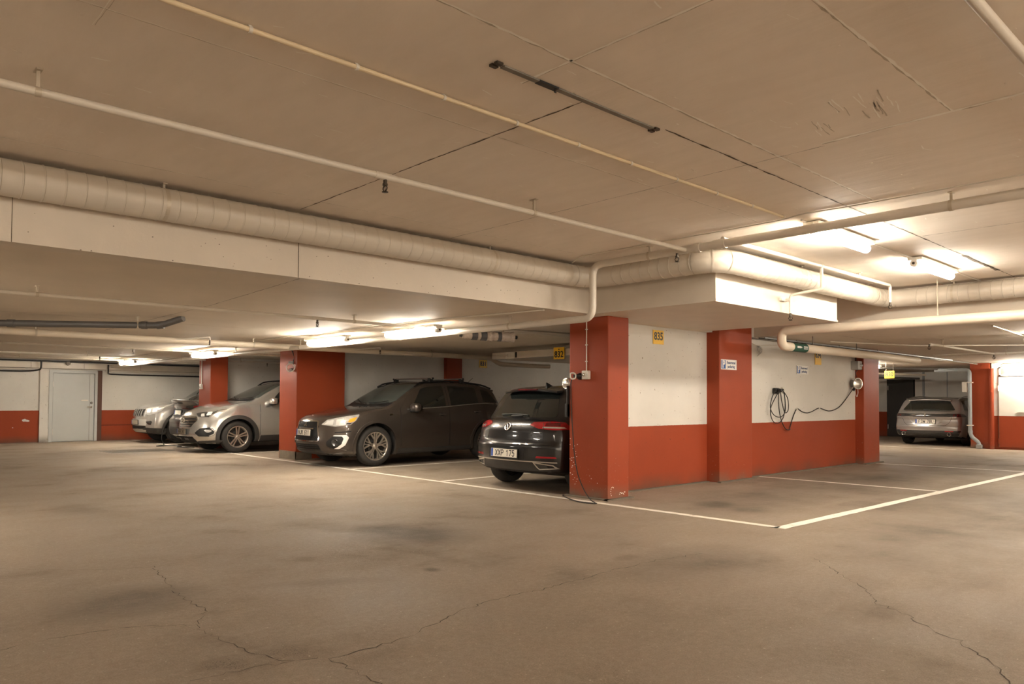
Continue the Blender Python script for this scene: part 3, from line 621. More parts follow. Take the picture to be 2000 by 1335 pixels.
# ------------------------------------------------------------------ fluorescent lights
def light(x, y, z, axis, label, L=1.26, tube='tube_light'):
    rz = 0 if axis == 'x' else PI/2
    o = empty('ceiling_light', (x, y, z), rz, label, 'light', 'fluorescent ceiling lights')
    mb = MB(); mb.box(.0, L, -.075, .075, .040, .075, bev=.006); mb.build('base', 'fixture_white', o)
    mb = MB(); n = 5; r = .045
    P = [(.055+r*(1-math.cos(PI/2*i/n))-.0, 0, 0) for i in range(n+1)]; P = [(.04, 0, 0), (.06, 0, 0), (L-.06, 0, 0), (L-.04, 0, 0), (L-.025, 0, 0)]
    mb.tube(P, [.043, .045, .045, .040, .022], 18); mb.build('lamp_tube', tube, o)
    mb = MB(); mb.tube([(-.035, 0, .0), (.042, 0, .0)], .038, 16); mb.box(-.02, .06, -.03, .03, 0, .06); e = mb.build('end_cap', 'fixture_white', o)
    mb = MB(); mb.tube([(-.042, 0, .0), (-.034, 0, .0)], .014, 12); mb.build('knob', 'brass', e)
    return o
light(6.50, 3.06, 2.775, 'x', 'bright fluorescent light on the high ceiling, nearer of the pair', tube='tube_light_mid')
light(8.92, 3.02, 2.775, 'x', 'bright fluorescent light on the high ceiling, farther of the pair', tube='tube_light_mid')
light(6.13, 8.02, 2.175, 'y', 'fluorescent light under the low slab, nearest to the viewer in its row', tube='tube_light_dim')
light(6.13, 10.36, 2.175, 'y', 'fluorescent light under the low slab, second in its row', tube='tube_light_strong')
light(6.13, 15.60, 2.175, 'y', 'fluorescent light under the low slab, third in its row')
light(6.13, 20.85, 2.175, 'y', 'fluorescent light under the low slab, farthest in its row')
light(13.75, 3.06, 2.215, 'y', 'fluorescent light under the right low slab, cut by the frame edge').rotation_euler[2] = -PI/2
light(22.85, 5.62, 2.2, 'y', 'fluorescent light above the right metal door').rotation_euler[2] = -PI/2
light(21.2, 8.05, 2.2, 'y', 'fluorescent light behind the far pillar near the yellow sign')
for x, y, z, ax, lab in ((-4.6, 3.0, 2.775, 'x', 'fluorescent light on the high ceiling left of the view'), (-.7, 8.0, 2.215, 'y', 'fluorescent light under the low slab left of the view'), (-3.2, 15.6, 2.215, 'y', 'fluorescent light under the low slab far left of the view'),
                         (4.2, -3.2, 2.775, 'x', 'unseen fill light added on the high ceiling behind the viewer'), (-3.5, -3.2, 2.775, 'x', 'unseen fill light added on the high ceiling behind and left of the viewer'), (9.6, -3.6, 2.775, 'x', 'unseen fill light added on the high ceiling right of the viewer')):
    light(x, y, z, ax, lab)  # the ones behind the viewer are unseen, added as fill
light(15.0, 11.9, 2.215, 'x', 'unseen fill light added at the back of the bays behind the nearest pillar', tube='tube_fill')  # added fill lamp, hidden from view, lifts the dim back wall

# ------------------------------------------------------------------ signs
def number_sign(num, M, w, h, label, size, dy=0, grp='yellow bay number signs'):
    mb = MB(); mb.prism([(-w/2, -h/2), (w/2, -h/2), (w/2, h/2), (-w/2, h/2)], M, -.004, .004)
    o = tag(mb.build('bay_number_sign', 'yellow_sign'), label, 'sign', grp)
    text_obj('numerals', num, size, M @ Matrix.Translation((0, dy, .005)), 'sign_black', o, .001, .92, .004)
    return o
X, Y, Z = (1, 0, 0), (0, 1, 0), (0, 0, 1); NY = (0, -1, 0)
number_sign('835', frame((8.875, 6.432, 2.15), X, Z), .25, .20, 'yellow sign reading 835 on the white wall', .155, .01)
o = number_sign('834', frame((13.715, 6.412, 2.06), X, Z), .25, .27, 'yellow sign reading 834 partly behind the pipe', .165, .045)
number_sign('831', frame((12.70, 14.69, 2.17), X, Z), .26, .2, 'shaded sign reading 831 on the wall behind the brown car', .155)
o = number_sign('832', frame((10.17, 9.61, 2.115), NY, Z), .27, .22, 'yellow sign reading 832 on the box duct', .165, -.025)
mb = MB(); mb.prism([(-.02, .06), (.02, .06), (0, .09)], frame((10.17, 9.61, 2.115), NY, Z), .004, .006); mb.build('arrow', 'sign_black', o)
o = number_sign('830', frame((21.6, 7.98, 1.99), NY, Z), .26, .20, 'overexposed yellow sign hanging by the far light', .15)
mb = MB(); mb.box(21.6, 21.606, 7.88, 7.886, 2.05, ZL); mb.box(21.6, 21.606, 8.07, 8.076, 2.05, ZL); mb.build('hanger', 'hanger_metal', o)
def parking_sign(M, label, w=.45, h=.155):
    mb = MB(); mb.prism([(-w/2, -h/2), (w/2, -h/2), (w/2, h/2), (-w/2, h/2)], M, -.003, .003)
    o = tag(mb.build('parking_sign', 'sign_white'), label, 'sign', 'reserved parking signs')
    mb = MB(); x0, x1 = -w/2+.012, -w/2+.13; y = h/2-.012
    mb.prism([(x0, -y), (x1, -y), (x1, y), (x0, y)], M, .003, .0045); b = mb.build('blue_panel', 'sign_blue', o)
    text_obj('letter', 'P', .155, M @ Matrix.Translation(((x0+x1)/2, 0, .005)), 'sign_white', b, .001, .95, .006)
    text_obj('lettering', 'Reserverad', .062, M @ Matrix.Translation((.065, .032, .0035)), 'sign_navy', o, .001, .88, .001)
    text_obj('lettering', 'parkering', .062, M @ Matrix.Translation((.065, -.03, .0035)), 'sign_navy', o, .001, .88, .001)
parking_sign(frame((10.40, 6.214, 1.805), X, Z), 'blue and white reserved parking sign on the red pillar')
parking_sign(frame((13.09, 6.412, 1.81), X, Z), 'blue and white reserved parking sign on the white wall')

# ------------------------------------------------------------------ charging gear
def socket_box(x, y, z, label, h=.085):
    mb = MB(); mb.box(x-.05, x, y-h/2, y+h/2, z-h/2, z+h/2, bev=.008); o = tag(mb.build('socket_box', 'white_plastic'), label, 'socket')
    mb = MB(); mb.lathe([(.001, .012), (.02, .012), (.022, 0)], frame((x-.05, y+.01, z), NY, Z), 14); mb.build('switch', 'chrome', o)
    return o
s1 = socket_box(7.27, 6.37, 1.565, 'white socket box on the nearest red pillar', .11)
mb = MB(); mb.tube([(7.258, 6.375, 1.6), (7.258, 6.375, 2.28)], .007, 8); mb.build('conduit', 'white_plastic', s1)
for z in (1.74, 1.95, 2.15): mb = MB(); mb.box(7.245, 7.27, 6.362, 6.388, z-.006, z+.006); mb.build('clip', 'white_plastic', s1)
s2 = socket_box(7.27, 19.3, 1.54, 'white socket box on the red pillar behind the silver car', .13)
mb = MB(); mb.tube([(7.255, 19.3, 1.6), (7.255, 19.3, 2.28)], .012, 8); mb.build('conduit', 'white_plastic', s2)
# plug holder and charging cable on the nearest pillar
ph = empty('plug_holder', (7.27, 6.485, 1.55), 0, 'black plug holder on the nearest red pillar', 'plug holder')
mb = MB(); M = frame((0, 0, 0), (0, 0, 1), (0, 1, 0)); M = Matrix.Rotation(-PI/2, 4, 'Y'); mb.lathe([(.042, 0), (.045, .02), (.038, .04), (.024, .065), (.001, .068)], M, 20); mb.build('holder', 'black_plastic', ph)
cc = empty('charging_cable', (7.19, 6.475, 1.55), 0, 'black charging cable hanging from the plug holder to the floor', 'cable')
mb = MB(); mb.tube(catmull([(.03, -.045, .0), (-.015, .0, .004), (-.045, .02, -.006)], 5), .021, 12); mb.build('plug', 'black_plastic', cc)
mb = MB(); ring = [(.0, .058, .02), (-.0, .05, .055), (-.0, .0, .06), (-.0, -.035, .03), (-.0, -.03, -.035), (-.0, .02, -.055), (-.0, .05, -.03)]
mb.tube(catmull([(-.045-.5*p[1]*.65, p[1]*.65+.02, p[2]*.65) for p in ring], 5, True), .010, 10, closed=True); mb.build('handle', 'white_plastic', cc)
mb = MB(); W = lambda p: (p[0]-7.19, p[1]-6.475, p[2]-1.55)
mb.tube(catmull([W(p) for p in [(7.14, 6.51, 1.525), (7.135, 6.53, 1.45), (7.16, 6.545, 1.15), (7.17, 6.53, .85), (7.16, 6.49, .55), (7.13, 6.40, .30), (7.08, 6.25, .12), (7.02, 6.10, .03), (6.95, 5.97, .011), (6.90, 5.90, .011), (6.86, 5.95, .011), (6.85, 6.1, .011), (6.92, 6.3, .011), (7.03, 6.5, .011), (7.15, 6.68, .011), (7.22, 6.71, .011), (7.25, 6.72, .011)]], 6), .0068, 8); mb.build('cord', 'cable_black', cc)
mb = MB(); mb.box(7.23, 7.29, 6.682, 6.70, 1.02, 1.43, bev=.005); mb.box(7.22, 7.28, 6.682, 6.72, 1.02, 1.2, bev=.01); tag(mb.build('edge_guard', 'black_plastic'), 'black rubber guard on the left edge of the nearest pillar', 'guard')
# wall charger: round bell with metal ring
def charger(loc, rz, label, r=.115, cord=True):
    o = empty('charging_station', loc, rz, label, 'charger', 'round wall chargers')
    M = Matrix.Rotation(PI/2, 4, 'X')          # axis towards -y
    mb = MB(); mb.lathe([(.001, 0), (.075, 0), (.07, .10), (.085, .14), (r-.012, .165)], M, 28); mb.build('housing', 'grey_plastic', o)
    mb = MB(); mb.lathe([(r-.02, .155), (r, .158), (r+.004, .172), (r-.006, .182), (r-.018, .176)], M, 36); mb.build('rim', 'chrome', o)
    mb = MB(); mb.lathe([(r-.012, .172), (r*.6, .186), (.001, .192)], M, 28); mb.build('face', 'satin_silver', o)
    return o
ch = charger((15.2, 6.42, 1.60), math.radians(-24), 'round metal rimmed charger on the white wall beside the far pillar')
c2 = charger((7.62, 6.90, 1.465), -PI/2, 'round metal rimmed charger behind the nearest pillar, above the black car', .075)
mb = MB(); mb.tube([(0, .03, 0), (.22, .03, 0)], .02, 8); mb.build('arm', 'grey_plastic', c2)
# ring holder on the pillar between silver and brown cars
rg = empty('cable_hook', (7.25, 14.38, 1.88), math.radians(38), 'white ring shaped cable hook on the pillar between the silver and brown cars', 'hook')
mb = MB(); mb.tube([(-.09, .085*math.cos(2*PI*k/28), .085*math.sin(2*PI*k/28)) for k in range(28)], .011, 8, closed=True); mb.build('ring', 'white_plastic', rg)
mb = MB(); mb.tube([(-.09, 0, -.05), (0, 0, -.03)], .03, 10); mb.box(-.07, 0, -.045, .06, .085, .13, bev=.006); mb.build('mount', 'grey_plastic', rg)
mb = MB(); mb.tube(catmull([(-.03, -.03, .13), (-.03, -.05, .22), (-.01, 0, .33), (-.012, .04, .41)], 5), .011, 8); mb.build('cord', 'black_plastic', rg)
# grey box near the far pillar
mb = MB(); mb.box(15.16, 15.36, 6.27, 6.42, 1.88, 2.05, bev=.012); o = iso = tag(mb.build('isolator_box', 'grey_plastic'), 'grey isolator box on the wall beside the far pillar', 'switch box')
mb = MB(); M = frame((15.29, 6.27, 1.965), X, Z); mb.lathe([(.001, .03), (.02, .03), (.03, .012), (.04, .01), (.042, 0)], M, 18); mb.build('switch', 'grey_plastic', o)
mb = MB(); mb.tube(catmull([(15.26, 6.36, 2.05), (15.26, 6.35, 2.15), (15.28, 6.33, 2.24)], 5), .012, 8); mb.tube(catmull([(15.3, 6.34, 1.88), (15.28, 6.37, 1.82), (15.31, 6.37, 1.74)], 5), .008, 8); mb.build('cord', 'black_plastic', o)
# hook, coil and wall run
hk = empty('cable_holder', (12.08, 6.42, 1.42), 0, 'black cable holder on the white wall below the sign', 'holder')
mb = MB(); mb.box(-.09, .06, -.07, 0, -.05, .05, bev=.02); mb.tube([(-.02, -.02, .0), (-.02, -.14, .01)], .03, 10); mb.build('hook', 'black_plastic', hk)
mb = MB(); mb.tube(catmull([(.06, -.09, .04), (.10, -.10, .01), (.125, -.1, -.03)], 4), .03, 10); mb.build('plug', 'white_plastic', hk)
mb = MB(); c0 = Vector((12.08, 6.35, 1.42))
pts = []
for px, pz, d in ((.10, 0, -.03), (-.10, -.02, .0), (-.20, -.30, .02), (-.14, -.48, .0), (.02, -.53, -.02), (.14, -.42, -.03), (.12, -.15, -.04), (.03, .03, -.05), (-.08, -.05, -.04), (-.22, -.35, 0), (-.15, -.58, .02), (.0, -.66, .02), (.13, -.55, .0), (.16, -.3, -.02), (.08, .0, -.05), (.02, .02, -.06), (.2, -.15, -.04), (.25, -.38, -.02), (.18, -.44, 0), (.06, -.2, -.02), (-.02, .02, -.04), (-.05, -.1, -.03), (.02, -.4, 0), (.12, -.62, .02), (.24, -.78, .02), (.38, -.80, .03)):
    pts.append(c0+Vector((px*1.22, d, pz*.84)))
pts += [Vector(p) for p in [(12.58, 6.40, .78), (12.72, 6.405, .98), (12.84, 6.405, 1.105), (12.90, 6.405, 1.11), (13.05, 6.405, 1.06), (13.25, 6.405, 1.035), (13.45, 6.405, 1.06), (13.68, 6.405, 1.115), (13.80, 6.405, 1.115), (14.0, 6.405, 1.08), (14.15, 6.405, 1.065), (14.35, 6.405, 1.08), (14.6, 6.405, 1.14), (14.85, 6.40, 1.27), (15.05, 6.38, 1.42), (15.15, 6.36, 1.51), (15.18, 6.34, 1.57)]]
mb.tube(catmull(pts, 6), .0075, 8); cb = tag(mb.build('charging_cable', 'cable_black'), 'black charging cable coiled on the wall hook and strung to the round charger', 'cable')
for p in ((12.84, 1.105), (13.72, 1.115)): mb = MB(); mb.box(p[0]-.012, p[0]+.022, 6.39, 6.417, p[1]-.012, p[1]+.014); mb.build('clip', 'white_plastic', cb)
mb = MB(); mb.tube([(15.15, 6.36, 1.46), (15.19, 6.33, 1.56)], .02, 8); mb.build('plug', 'black_plastic', cb)
cl2 = pipe('cable.002', catmull([(15.22, 6.36, 1.5), (15.26, 6.36, 1.38), (15.34, 6.37, 1.345), (15.36, 6.36, 1.42), (15.35, 6.36, 1.5)], 5), .006, 'white_plastic', 'small white cable loop below the round wall charger', 'cable', seg=7, R=.005)
for o_ in (ch, iso, hk, cb, cl2, bpy.data.objects['bay_number_sign.001'], bpy.data.objects['parking_sign.001'], bpy.data.objects['hanging_cable_bundle'], cl1): o_.location.y -= .08
# end wall services
mb = MB(); mb.box(-12, 9, 23.95, 24.2, 2.06, 2.22, bev=.004); o = tag(mb.build('wall_duct', 'duct_paint'), 'white box duct along the top of the left end wall', 'duct')
for x in (2.2, 4.4, 5.7, 7.2): mb = MB(); mb.box(x-.003, x+.003, 23.945, 23.951, 2.06, 2.22); mb.build('seam', 'joint_dark', o)
pipe('cable.003', [(-8, 24.17, 1.965), (4.28, 24.17, 1.965), (4.55, 24.17, 1.99), (4.62, 23.84, 2.02), (4.62, 23.84, 2.25)], .022, 'cable_black', 'black cable sweeping up the end wall left of the grey door', 'cable', R=.3)
pipe('cable.004', [(6.3, 23.86, 2.2), (6.3, 23.86, 2.0), (6.36, 24.1, 1.96), (6.42, 24.17, 1.94), (7.0, 24.17, 1.93), (9.5, 24.17, 1.93)], .022, 'cable_black', 'black cable sweeping down the end wall right of the grey door', 'cable', R=.14)
pipe('wall_pipe', [(6.42, 24.15, 2.03), (10, 24.15, 2.03)], .03, 'pipe_white', 'white pipe on the end wall right of the grey door')
pipe('wall_pipe.001', [(-8, 24.15, 2.03), (4.3, 24.15, 2.03)], .025, 'pipe_white', 'white pipe on the end wall left of the grey door')
pipe('ceiling_cable', [(-8, 23.9, 2.262), (9, 23.9, 2.25)], .02, 'cable_black', 'black cable under the slab along the left end wall', 'cable')
mb = MB(); mb.tube([(5.28, 23.93, 2.20), (5.28, 23.86, 2.20)], .055, 14); tag(mb.build('ceiling_junction_box', 'brass'), 'small round junction box above the grey door', 'junction box')
# floor drain, sockets
mb = MB(); mb.box(5.0, 6.35, 18.55, 19.5, .0, .006); o = tag(mb.build('floor_hatch', 'concrete'), 'flat metal hatch set in the floor before the grey door', 'hatch')
mb = MB(); mb.box(5.0, 6.35, 18.53, 18.56, 0, .008); mb.box(4.99, 5.02, 18.55, 19.5, 0, .008); mb.build('rim', 'steel_dark', o)
# cable of the graphite car
pipe('charging_cable', catmull([(7.03, 21.0, .64), (6.93, 21.02, .42), (6.86, 20.98, .18), (6.90, 20.9, .012), (6.75, 20.7, .012), (6.55, 20.4, .012), (6.70, 20.35, .012), (6.9, 20.5, .012), (7.0, 20.2, .012), (7.0, 19.9, .012), (6.85, 19.8, .012), (6.95, 19.5, .012), (7.1, 19.3, .012)], 6), .011, 'cable_black', 'black charging cable on the floor below the graphite car', 'cable', seg=8, R=.004)
# ------------------------------------------------------------------ car builder
GLYPH = {'N': ['0,0 0,6 4,0 4,6'], 'J': ['3.6,6 3.6,1.4 2.9,.3 1.2,.3 .4,1.3'], 'K': ['0,0 0,6', '3.8,6 .2,2.6', '1.4,3.6 4,0'], '6': ['3.6,5.2 2.8,6 1.2,6 .2,4.8 .2,1.2 1.2,0 2.8,0 3.8,1 3.8,2.5 2.8,3.5 1.2,3.5 .3,2.7'],
         '1': ['.7,4.6 2.2,6 2.2,0'], 'X': ['0,0 4,6', '0,6 4,0'], 'P': ['0,0 0,6 2.8,6 3.8,5.2 3.8,3.6 2.8,2.8 0,2.8'], '7': ['.2,6 3.9,6 1.4,0'], '5': ['3.6,6 .5,6 .3,3.3 1.2,3.8 2.8,3.8 3.8,2.9 3.8,1 2.8,0 1.2,0 .2,.9'],
         'F': ['0,0 0,6 3.7,6', '0,3.1 3,3.1'], 'S': ['3.7,5 2.8,6 1.2,6 .3,5 .5,3.7 3.5,2.4 3.8,1.1 2.8,0 1.2,0 .2,1'], 'W': ['0,6 1.1,0 2.2,4.4 3.3,0 4.4,6'], '8': ['2,3.2 .7,3.9 .5,5 1.2,6 2.8,6 3.5,5 3.3,3.9 2,3.2 .5,2.3 .2,1.1 1.2,0 2.8,0 3.8,1.1 3.5,2.3 2,3.2'],
         'U': ['0,6 0,1.1 1,0 3,0 4,1.1 4,6'], 'H': ['0,0 0,6', '4,0 4,6', '0,3.1 4,3.1'], 'R': ['0,0 0,6 2.8,6 3.8,5.2 3.8,3.7 2.8,2.9 0,2.9', '2,2.9 4,0'], '3': ['.3,5.2 1.2,6 2.8,6 3.6,5.1 3.5,3.9 2.6,3.2 1.6,3.2', '2.6,3.2 3.8,2.3 3.8,1 2.8,0 1.2,0 .2,.9'], '2': ['.3,4.8 1.2,6 2.8,6 3.7,5 3.6,3.8 .2,0 3.9,0'], '4': ['3,0 3,6 0,1.7 4,1.7'], '0': ['1.2,0 .2,1.2 .2,4.8 1.2,6 2.8,6 3.8,4.8 3.8,1.2 2.8,0 1.2,0'], ' ': []}
def plate_text(txt, M, parent, h=.077, w=.042, gap=.018, t=.0125, mat='ink'):
    mb = MB(); n = len(txt); adv = [(.5 if ch == ' ' else (1.1 if ch == 'W' else 1))*w+gap for ch in txt]; x = -(sum(adv)-gap)/2
    for ch, ad in zip(txt, adv):
        for st in GLYPH[ch]:
            P = [(x+float(p.split(',')[0])/4*w, float(p.split(',')[1])/6*h-h/2) for p in st.split()]
            for a, b in zip(P, P[1:]):
                d = Vector((b[0]-a[0], b[1]-a[1])).normalized(); nn = Vector((-d.y, d.x))*t/2; e = d*t*.28
                mb.add([M @ Vector((a[0]-e.x+nn.x, a[1]-e.y+nn.y, 0)), M @ Vector((a[0]-e.x-nn.x, a[1]-e.y-nn.y, 0)), M @ Vector((b[0]+e.x-nn.x, b[1]+e.y-nn.y, 0)), M @ Vector((b[0]+e.x+nn.x, b[1]+e.y+nn.y, 0))], [(0, 1, 2, 3)])
        x += ad
    return mb.build('lettering', mat, parent)
def pchip(pts):
    xs = [p[0] for p in pts]; ys = [p[1] for p in pts]; n = len(xs)
    h = [xs[i+1]-xs[i] for i in range(n-1)]; d = [(ys[i+1]-ys[i])/h[i] for i in range(n-1)]
    m = [0]*n; m[0] = d[0]; m[-1] = d[-1]
    for i in range(1, n-1):
        if d[i-1]*d[i] > 0:
            w1 = 2*h[i]+h[i-1]; w2 = h[i]+2*h[i-1]; m[i] = (w1+w2)/(w1/d[i-1]+w2/d[i])
    def f(x):
        if x <= xs[0]: return ys[0]
        if x >= xs[-1]: return ys[-1]
        i = 0
        while x > xs[i+1]: i += 1
        t = (x-xs[i])/h[i]
        return ys[i]*(1+2*t)*(1-t)**2+m[i]*h[i]*t*(1-t)**2+ys[i+1]*t*t*(3-2*t)+m[i+1]*h[i]*t*t*(t-1)
    return f
def smooth01(t): t = max(0, min(1, t)); return t*t*(3-2*t)
class Car:
    """local frame: x from front (0) to rear (L), y across, z up"""
    def __init__(s, name, loc, rz, label, L, hw, top, belt, bot, width, wheels, R, ra, paint, crown=.045, tumble=.42, cf=.30, cr=.16, fp=None, rp=None, bw=.955, group=None, rcap=.07, nose=0, tread=.0012):
        s.L, s.hw, s.crown, s.tumble, s.bw, s.R, s.ra, s.paint, s.wheels = L, hw, crown, tumble, bw, R, ra, paint, wheels
        s.zt, s.zbelt0, s.zb, s.w = pchip(top), pchip(belt), pchip(bot), pchip(width)
        s.cf, s.cr = cf, cr; s.nose = nose; s.tread = tread; s.fp = pchip(fp) if fp else (lambda z: 0); s.rp = pchip(rp) if rp else (lambda z: 0); s.rcap = rcap
        s.root = empty(name, loc, rz, label, 'car', group)
        s.build_body()
    def h(s, x): return s.zt(x)-s.crown
    def belt(s, x): return min(s.zbelt0(x), s.h(x)-.012)
    def wh(s, x): return s.bw*s.w(x)-s.tumble*max(0, s.h(x)-s.belt(x))
    def section(s, x):
        zb, zt, zl, w = s.zb(x), s.zt(x), s.belt(x), s.w(x); H = zl-zb; zh = s.h(x); wh = s.wh(x); wb = s.bw*w; hh = zh-zl; c = s.crown
        return [(0, zb), (.6*w, zb), (.90*w, zb+.005), (.965*w, zb+.05), (.985*w, zb+.22*H), (w, zb+.52*H), (.992*w, zb+.78*H), (.977*w, zb+.91*H), (wb, zl),
                ((wb+wh)/2+.02*min(1, hh/.4), (zl+zh)/2), (wh, zh), (wh*.94, zh+c*.38), (wh*.6, zh+c*.84), (0, zt)]
    SUB = [2, 2, 2, 2, 3, 4, 3, 3, 5, 5, 2, 4, 5]
    def half(s, x):
        P = s.section(x); n = len(P); out = []
        for i in range(n-1):
            p0 = P[i-1] if i else (-P[1][0], P[1][1]); p1, p2 = P[i], P[i+1]; p3 = P[i+2] if i+2 < n else (-P[-2][0], P[-2][1])
            def kn(a, b): return max(1e-6, math.hypot(a[0]-b[0], a[1]-b[1]))**.5
            t0 = 0; t1 = kn(p0, p1); t2 = t1+kn(p1, p2); t3 = t2+kn(p2, p3)
            for k in range(s.SUB[i]):
                t = t1+(t2-t1)*k/s.SUB[i]; q = []
                for c in (0, 1):
                    A1 = ((t1-t)*p0[c]+(t-t0)*p1[c])/(t1-t0); A2 = ((t2-t)*p1[c]+(t-t1)*p2[c])/(t2-t1); A3 = ((t3-t)*p2[c]+(t-t2)*p3[c])/(t3-t2)
                    B1 = ((t2-t)*A1+(t-t0)*A2)/(t2-t0); B2 = ((t3-t)*A2+(t-t1)*A3)/(t3-t1); q.append(((t2-t)*B1+(t-t1)*B2)/(t2-t1))
                out.append(tuple(q))
        out.append((0, P[-1][1])); return out
    def deform(s, x, y, z):
        a = abs(y)/s.hw; L = s.L
        return x-s.nose*smooth01(1-x/.95)+(s.cf*a**2.4+s.fp(z))*smooth01(1-x/1.1)-(s.cr*a**2.4+s.rp(z))*smooth01(1-(L-x)/1.0)
    def build_body(s):
        L = s.L; r = s.rcap; E = [r*(1-math.cos(PI/2*k/6)) for k in range(6)]; n = int((L-2*r)/.028)
        xs = E+[r+(L-2*r)*k/n for k in range(n+1)]+[L-e for e in E[::-1]]
        V = []; F = []; nh = None
        for x in xs:
            hf = s.half(x); nh = len(hf); ring = hf+[(-p[0], p[1]) for p in hf[-2:0:-1]]
            d = min(x, L-x); e = 0
            if d < r: e = (r-math.sqrt(max(0, r*r-(r-d)**2)))*.9
            zc = (s.zb(x)+s.zt(x))/2; hz = (s.zt(x)-s.zb(x))/2; w = s.w(x)
            V += [(x, p[0]*(w-e)/w, zc+(p[1]-zc)*(hz-e)/hz) for p in ring]
        m = 2*nh-2
        for i in range(len(xs)-1):
            for k in range(m): F.append((i*m+k, (i+1)*m+k, (i+1)*m+(k+1) % m, i*m+(k+1) % m))
        for end in (0, 1):
            b = 0 if end == 0 else (len(xs)-1)*m; prev = list(range(b, b+m)); base = V[b:b+m]; x = xs[0 if end == 0 else -1]
            zc = (s.zb(x)+s.zt(x))/2
            for sc in (.93, .84, .72, .58, .42, .25, .1):
                cur = list(range(len(V), len(V)+m)); V += [(x, p[1]*sc, zc+(p[2]-zc)*sc) for p in base]
                for k in range(m):
                    q = (prev[k], prev[(k+1) % m], cur[(k+1) % m], cur[k]); F.append(q if end == 0 else q[::-1])
                prev = cur
            F.append(prev if end == 0 else prev[::-1])
        V = [(s.deform(*p), p[1], p[2]) for p in V]
        s.bvh = BVHTree.FromPolygons([Vector(v) for v in V], F)
        me = bpy.data.meshes.new('body'); me.from_pydata(V, [], F); me.update()
        bm = bmesh.new(); bm.from_mesh(me); bmesh.ops.recalc_face_normals(bm, faces=bm.faces); bm.to_mesh(me); bm.free()
        o = bpy.data.objects.new('body', me); COL.objects.link(o)
        cb = bmesh.new()
        for wx in s.wheels:
            for sg in (1, -1):
                bmesh.ops.create_cone(cb, cap_ends=True, segments=56, radius1=s.ra, radius2=s.ra, depth=.7, matrix=Matrix.Translation((wx, sg*(s.hw+.02), s.R)) @ Matrix.Rotation(PI/2, 4, 'X'))
        cm = bpy.data.meshes.new('c'); cb.to_mesh(cm); cb.free(); co = bpy.data.objects.new('c', cm); COL.objects.link(co)
        md = o.modifiers.new('b', 'BOOLEAN'); md.operation = 'DIFFERENCE'; md.object = co; md.solver = 'EXACT'
        dg = bpy.context.evaluated_depsgraph_get(); dg.update()
        nm = bpy.data.meshes.new_from_object(o.evaluated_get(dg)); o.modifiers.clear(); o.data = nm; bpy.data.objects.remove(co)
        nm.materials.clear(); nm.materials.append(MATS[s.paint]); nm.materials.append(MATS['underbody'])
        for p in nm.polygons:
            c = p.center; p.use_smooth = True; p.material_index = 0
            for wx in s.wheels:
                if math.hypot(c.x-wx, c.z-s.R) < s.ra+.001 and abs(c.y) > s.hw-.36: p.material_index = 1; p.use_smooth = False
            if p.normal.z < -.85 and c.z < .45: p.material_index = 1
        nm.set_sharp_from_angle(angle=math.radians(42)); nm.name = 'body'
        o.parent = s.root; s.body = o
    # projections: param (a, b) -> (origin, direction); k = metres per unit of a
    def side(s, sg): return (lambda a, b: (Vector((a, sg*3, b)), Vector((0, -sg, 0)))), 1.0
    def front(s): return (lambda a, b: (Vector((-3, a, b)), Vector((1, 0, 0)))), 1.0
    def rear(s): return (lambda a, b: (Vector((s.L+3, a, b)), Vector((-1, 0, 0)))), 1.0
    def top(s): return (lambda a, b: (Vector((a, b, 4)), Vector((0, 0, -1)))), 1.0
    def cyl(s, end='f', xa=.95, sg=-1):
        x0 = xa if end == 'f' else s.L-xa; dx = -1 if end == 'f' else 1
        def f(a, b):
            t = math.radians(a); d = Vector((dx*math.cos(t), sg*math.sin(t), 0)); return Vector((x0, 0, b))+d*4, -d
        return f, .017
    def hit(s, proj, a, b, off):
        o, d = proj(a, b); loc, nrm, i, dist = s.bvh.ray_cast(o, d)
        if loc is None:
            loc, nrm, i, dist = s.bvh.find_nearest(o+d*2.2)
        return loc-d*off, d
    def patch(s, name, poly, pj, mat, off=.004, depth=.012, g=.03, parent=None, rnd=0):
        proj, k = pj
        if rnd: poly = [(v.x/k, v.y) for v in fillet([(a*k, b, 0) for a, b in poly], rnd, 4, True)]
        B = []
        for i in range(len(poly)):
            a, b = Vector((poly[i][0]*k, poly[i][1])), Vector((poly[(i+1) % len(poly)][0]*k, poly[(i+1) % len(poly)][1]))
            if (b-a).length < 1e-5: continue
            n = max(1, round((b-a).length/g))
            B += [a+(b-a)*(j/n) for j in range(n)]
        nb = len(B); x0 = min(p.x for p in B); x1 = max(p.x for p in B); y0 = min(p.y for p in B); y1 = max(p.y for p in B); I = []
        def inside(p):
            c = False; j = nb-1
            for i in range(nb):
                if (B[i].y > p.y) != (B[j].y > p.y) and p.x < (B[j].x-B[i].x)*(p.y-B[i].y)/(B[j].y-B[i].y)+B[i].x: c = not c
                j = i
            return c
        nx = int((x1-x0)/g)+1; ny = int((y1-y0)/g)+1
        for i in range(1, nx):
            for j in range(1, ny):
                p = Vector((x0+(x1-x0)*i/nx, y0+(y1-y0)*j/ny))
                if inside(p) and min((p-q).length for q in B) > g*.5: I.append(p)
        co, ed, fc, *_ = delaunay_2d_cdt(B+I, [], [list(range(nb))], 1, 1e-6)
        V = []; S = []
        for p in co:
            q, d = s.hit(proj, p.x/k, p.y, off); V.append(q); S.append(q+d*(off+depth))
        # boundary edges
        cnt = {}
        for f in fc:
            for i in range(len(f)):
                e = (f[i], f[(i+1) % len(f)]); cnt[tuple(sorted(e))] = cnt.get(tuple(sorted(e)), []) + [e]
        mb = MB()
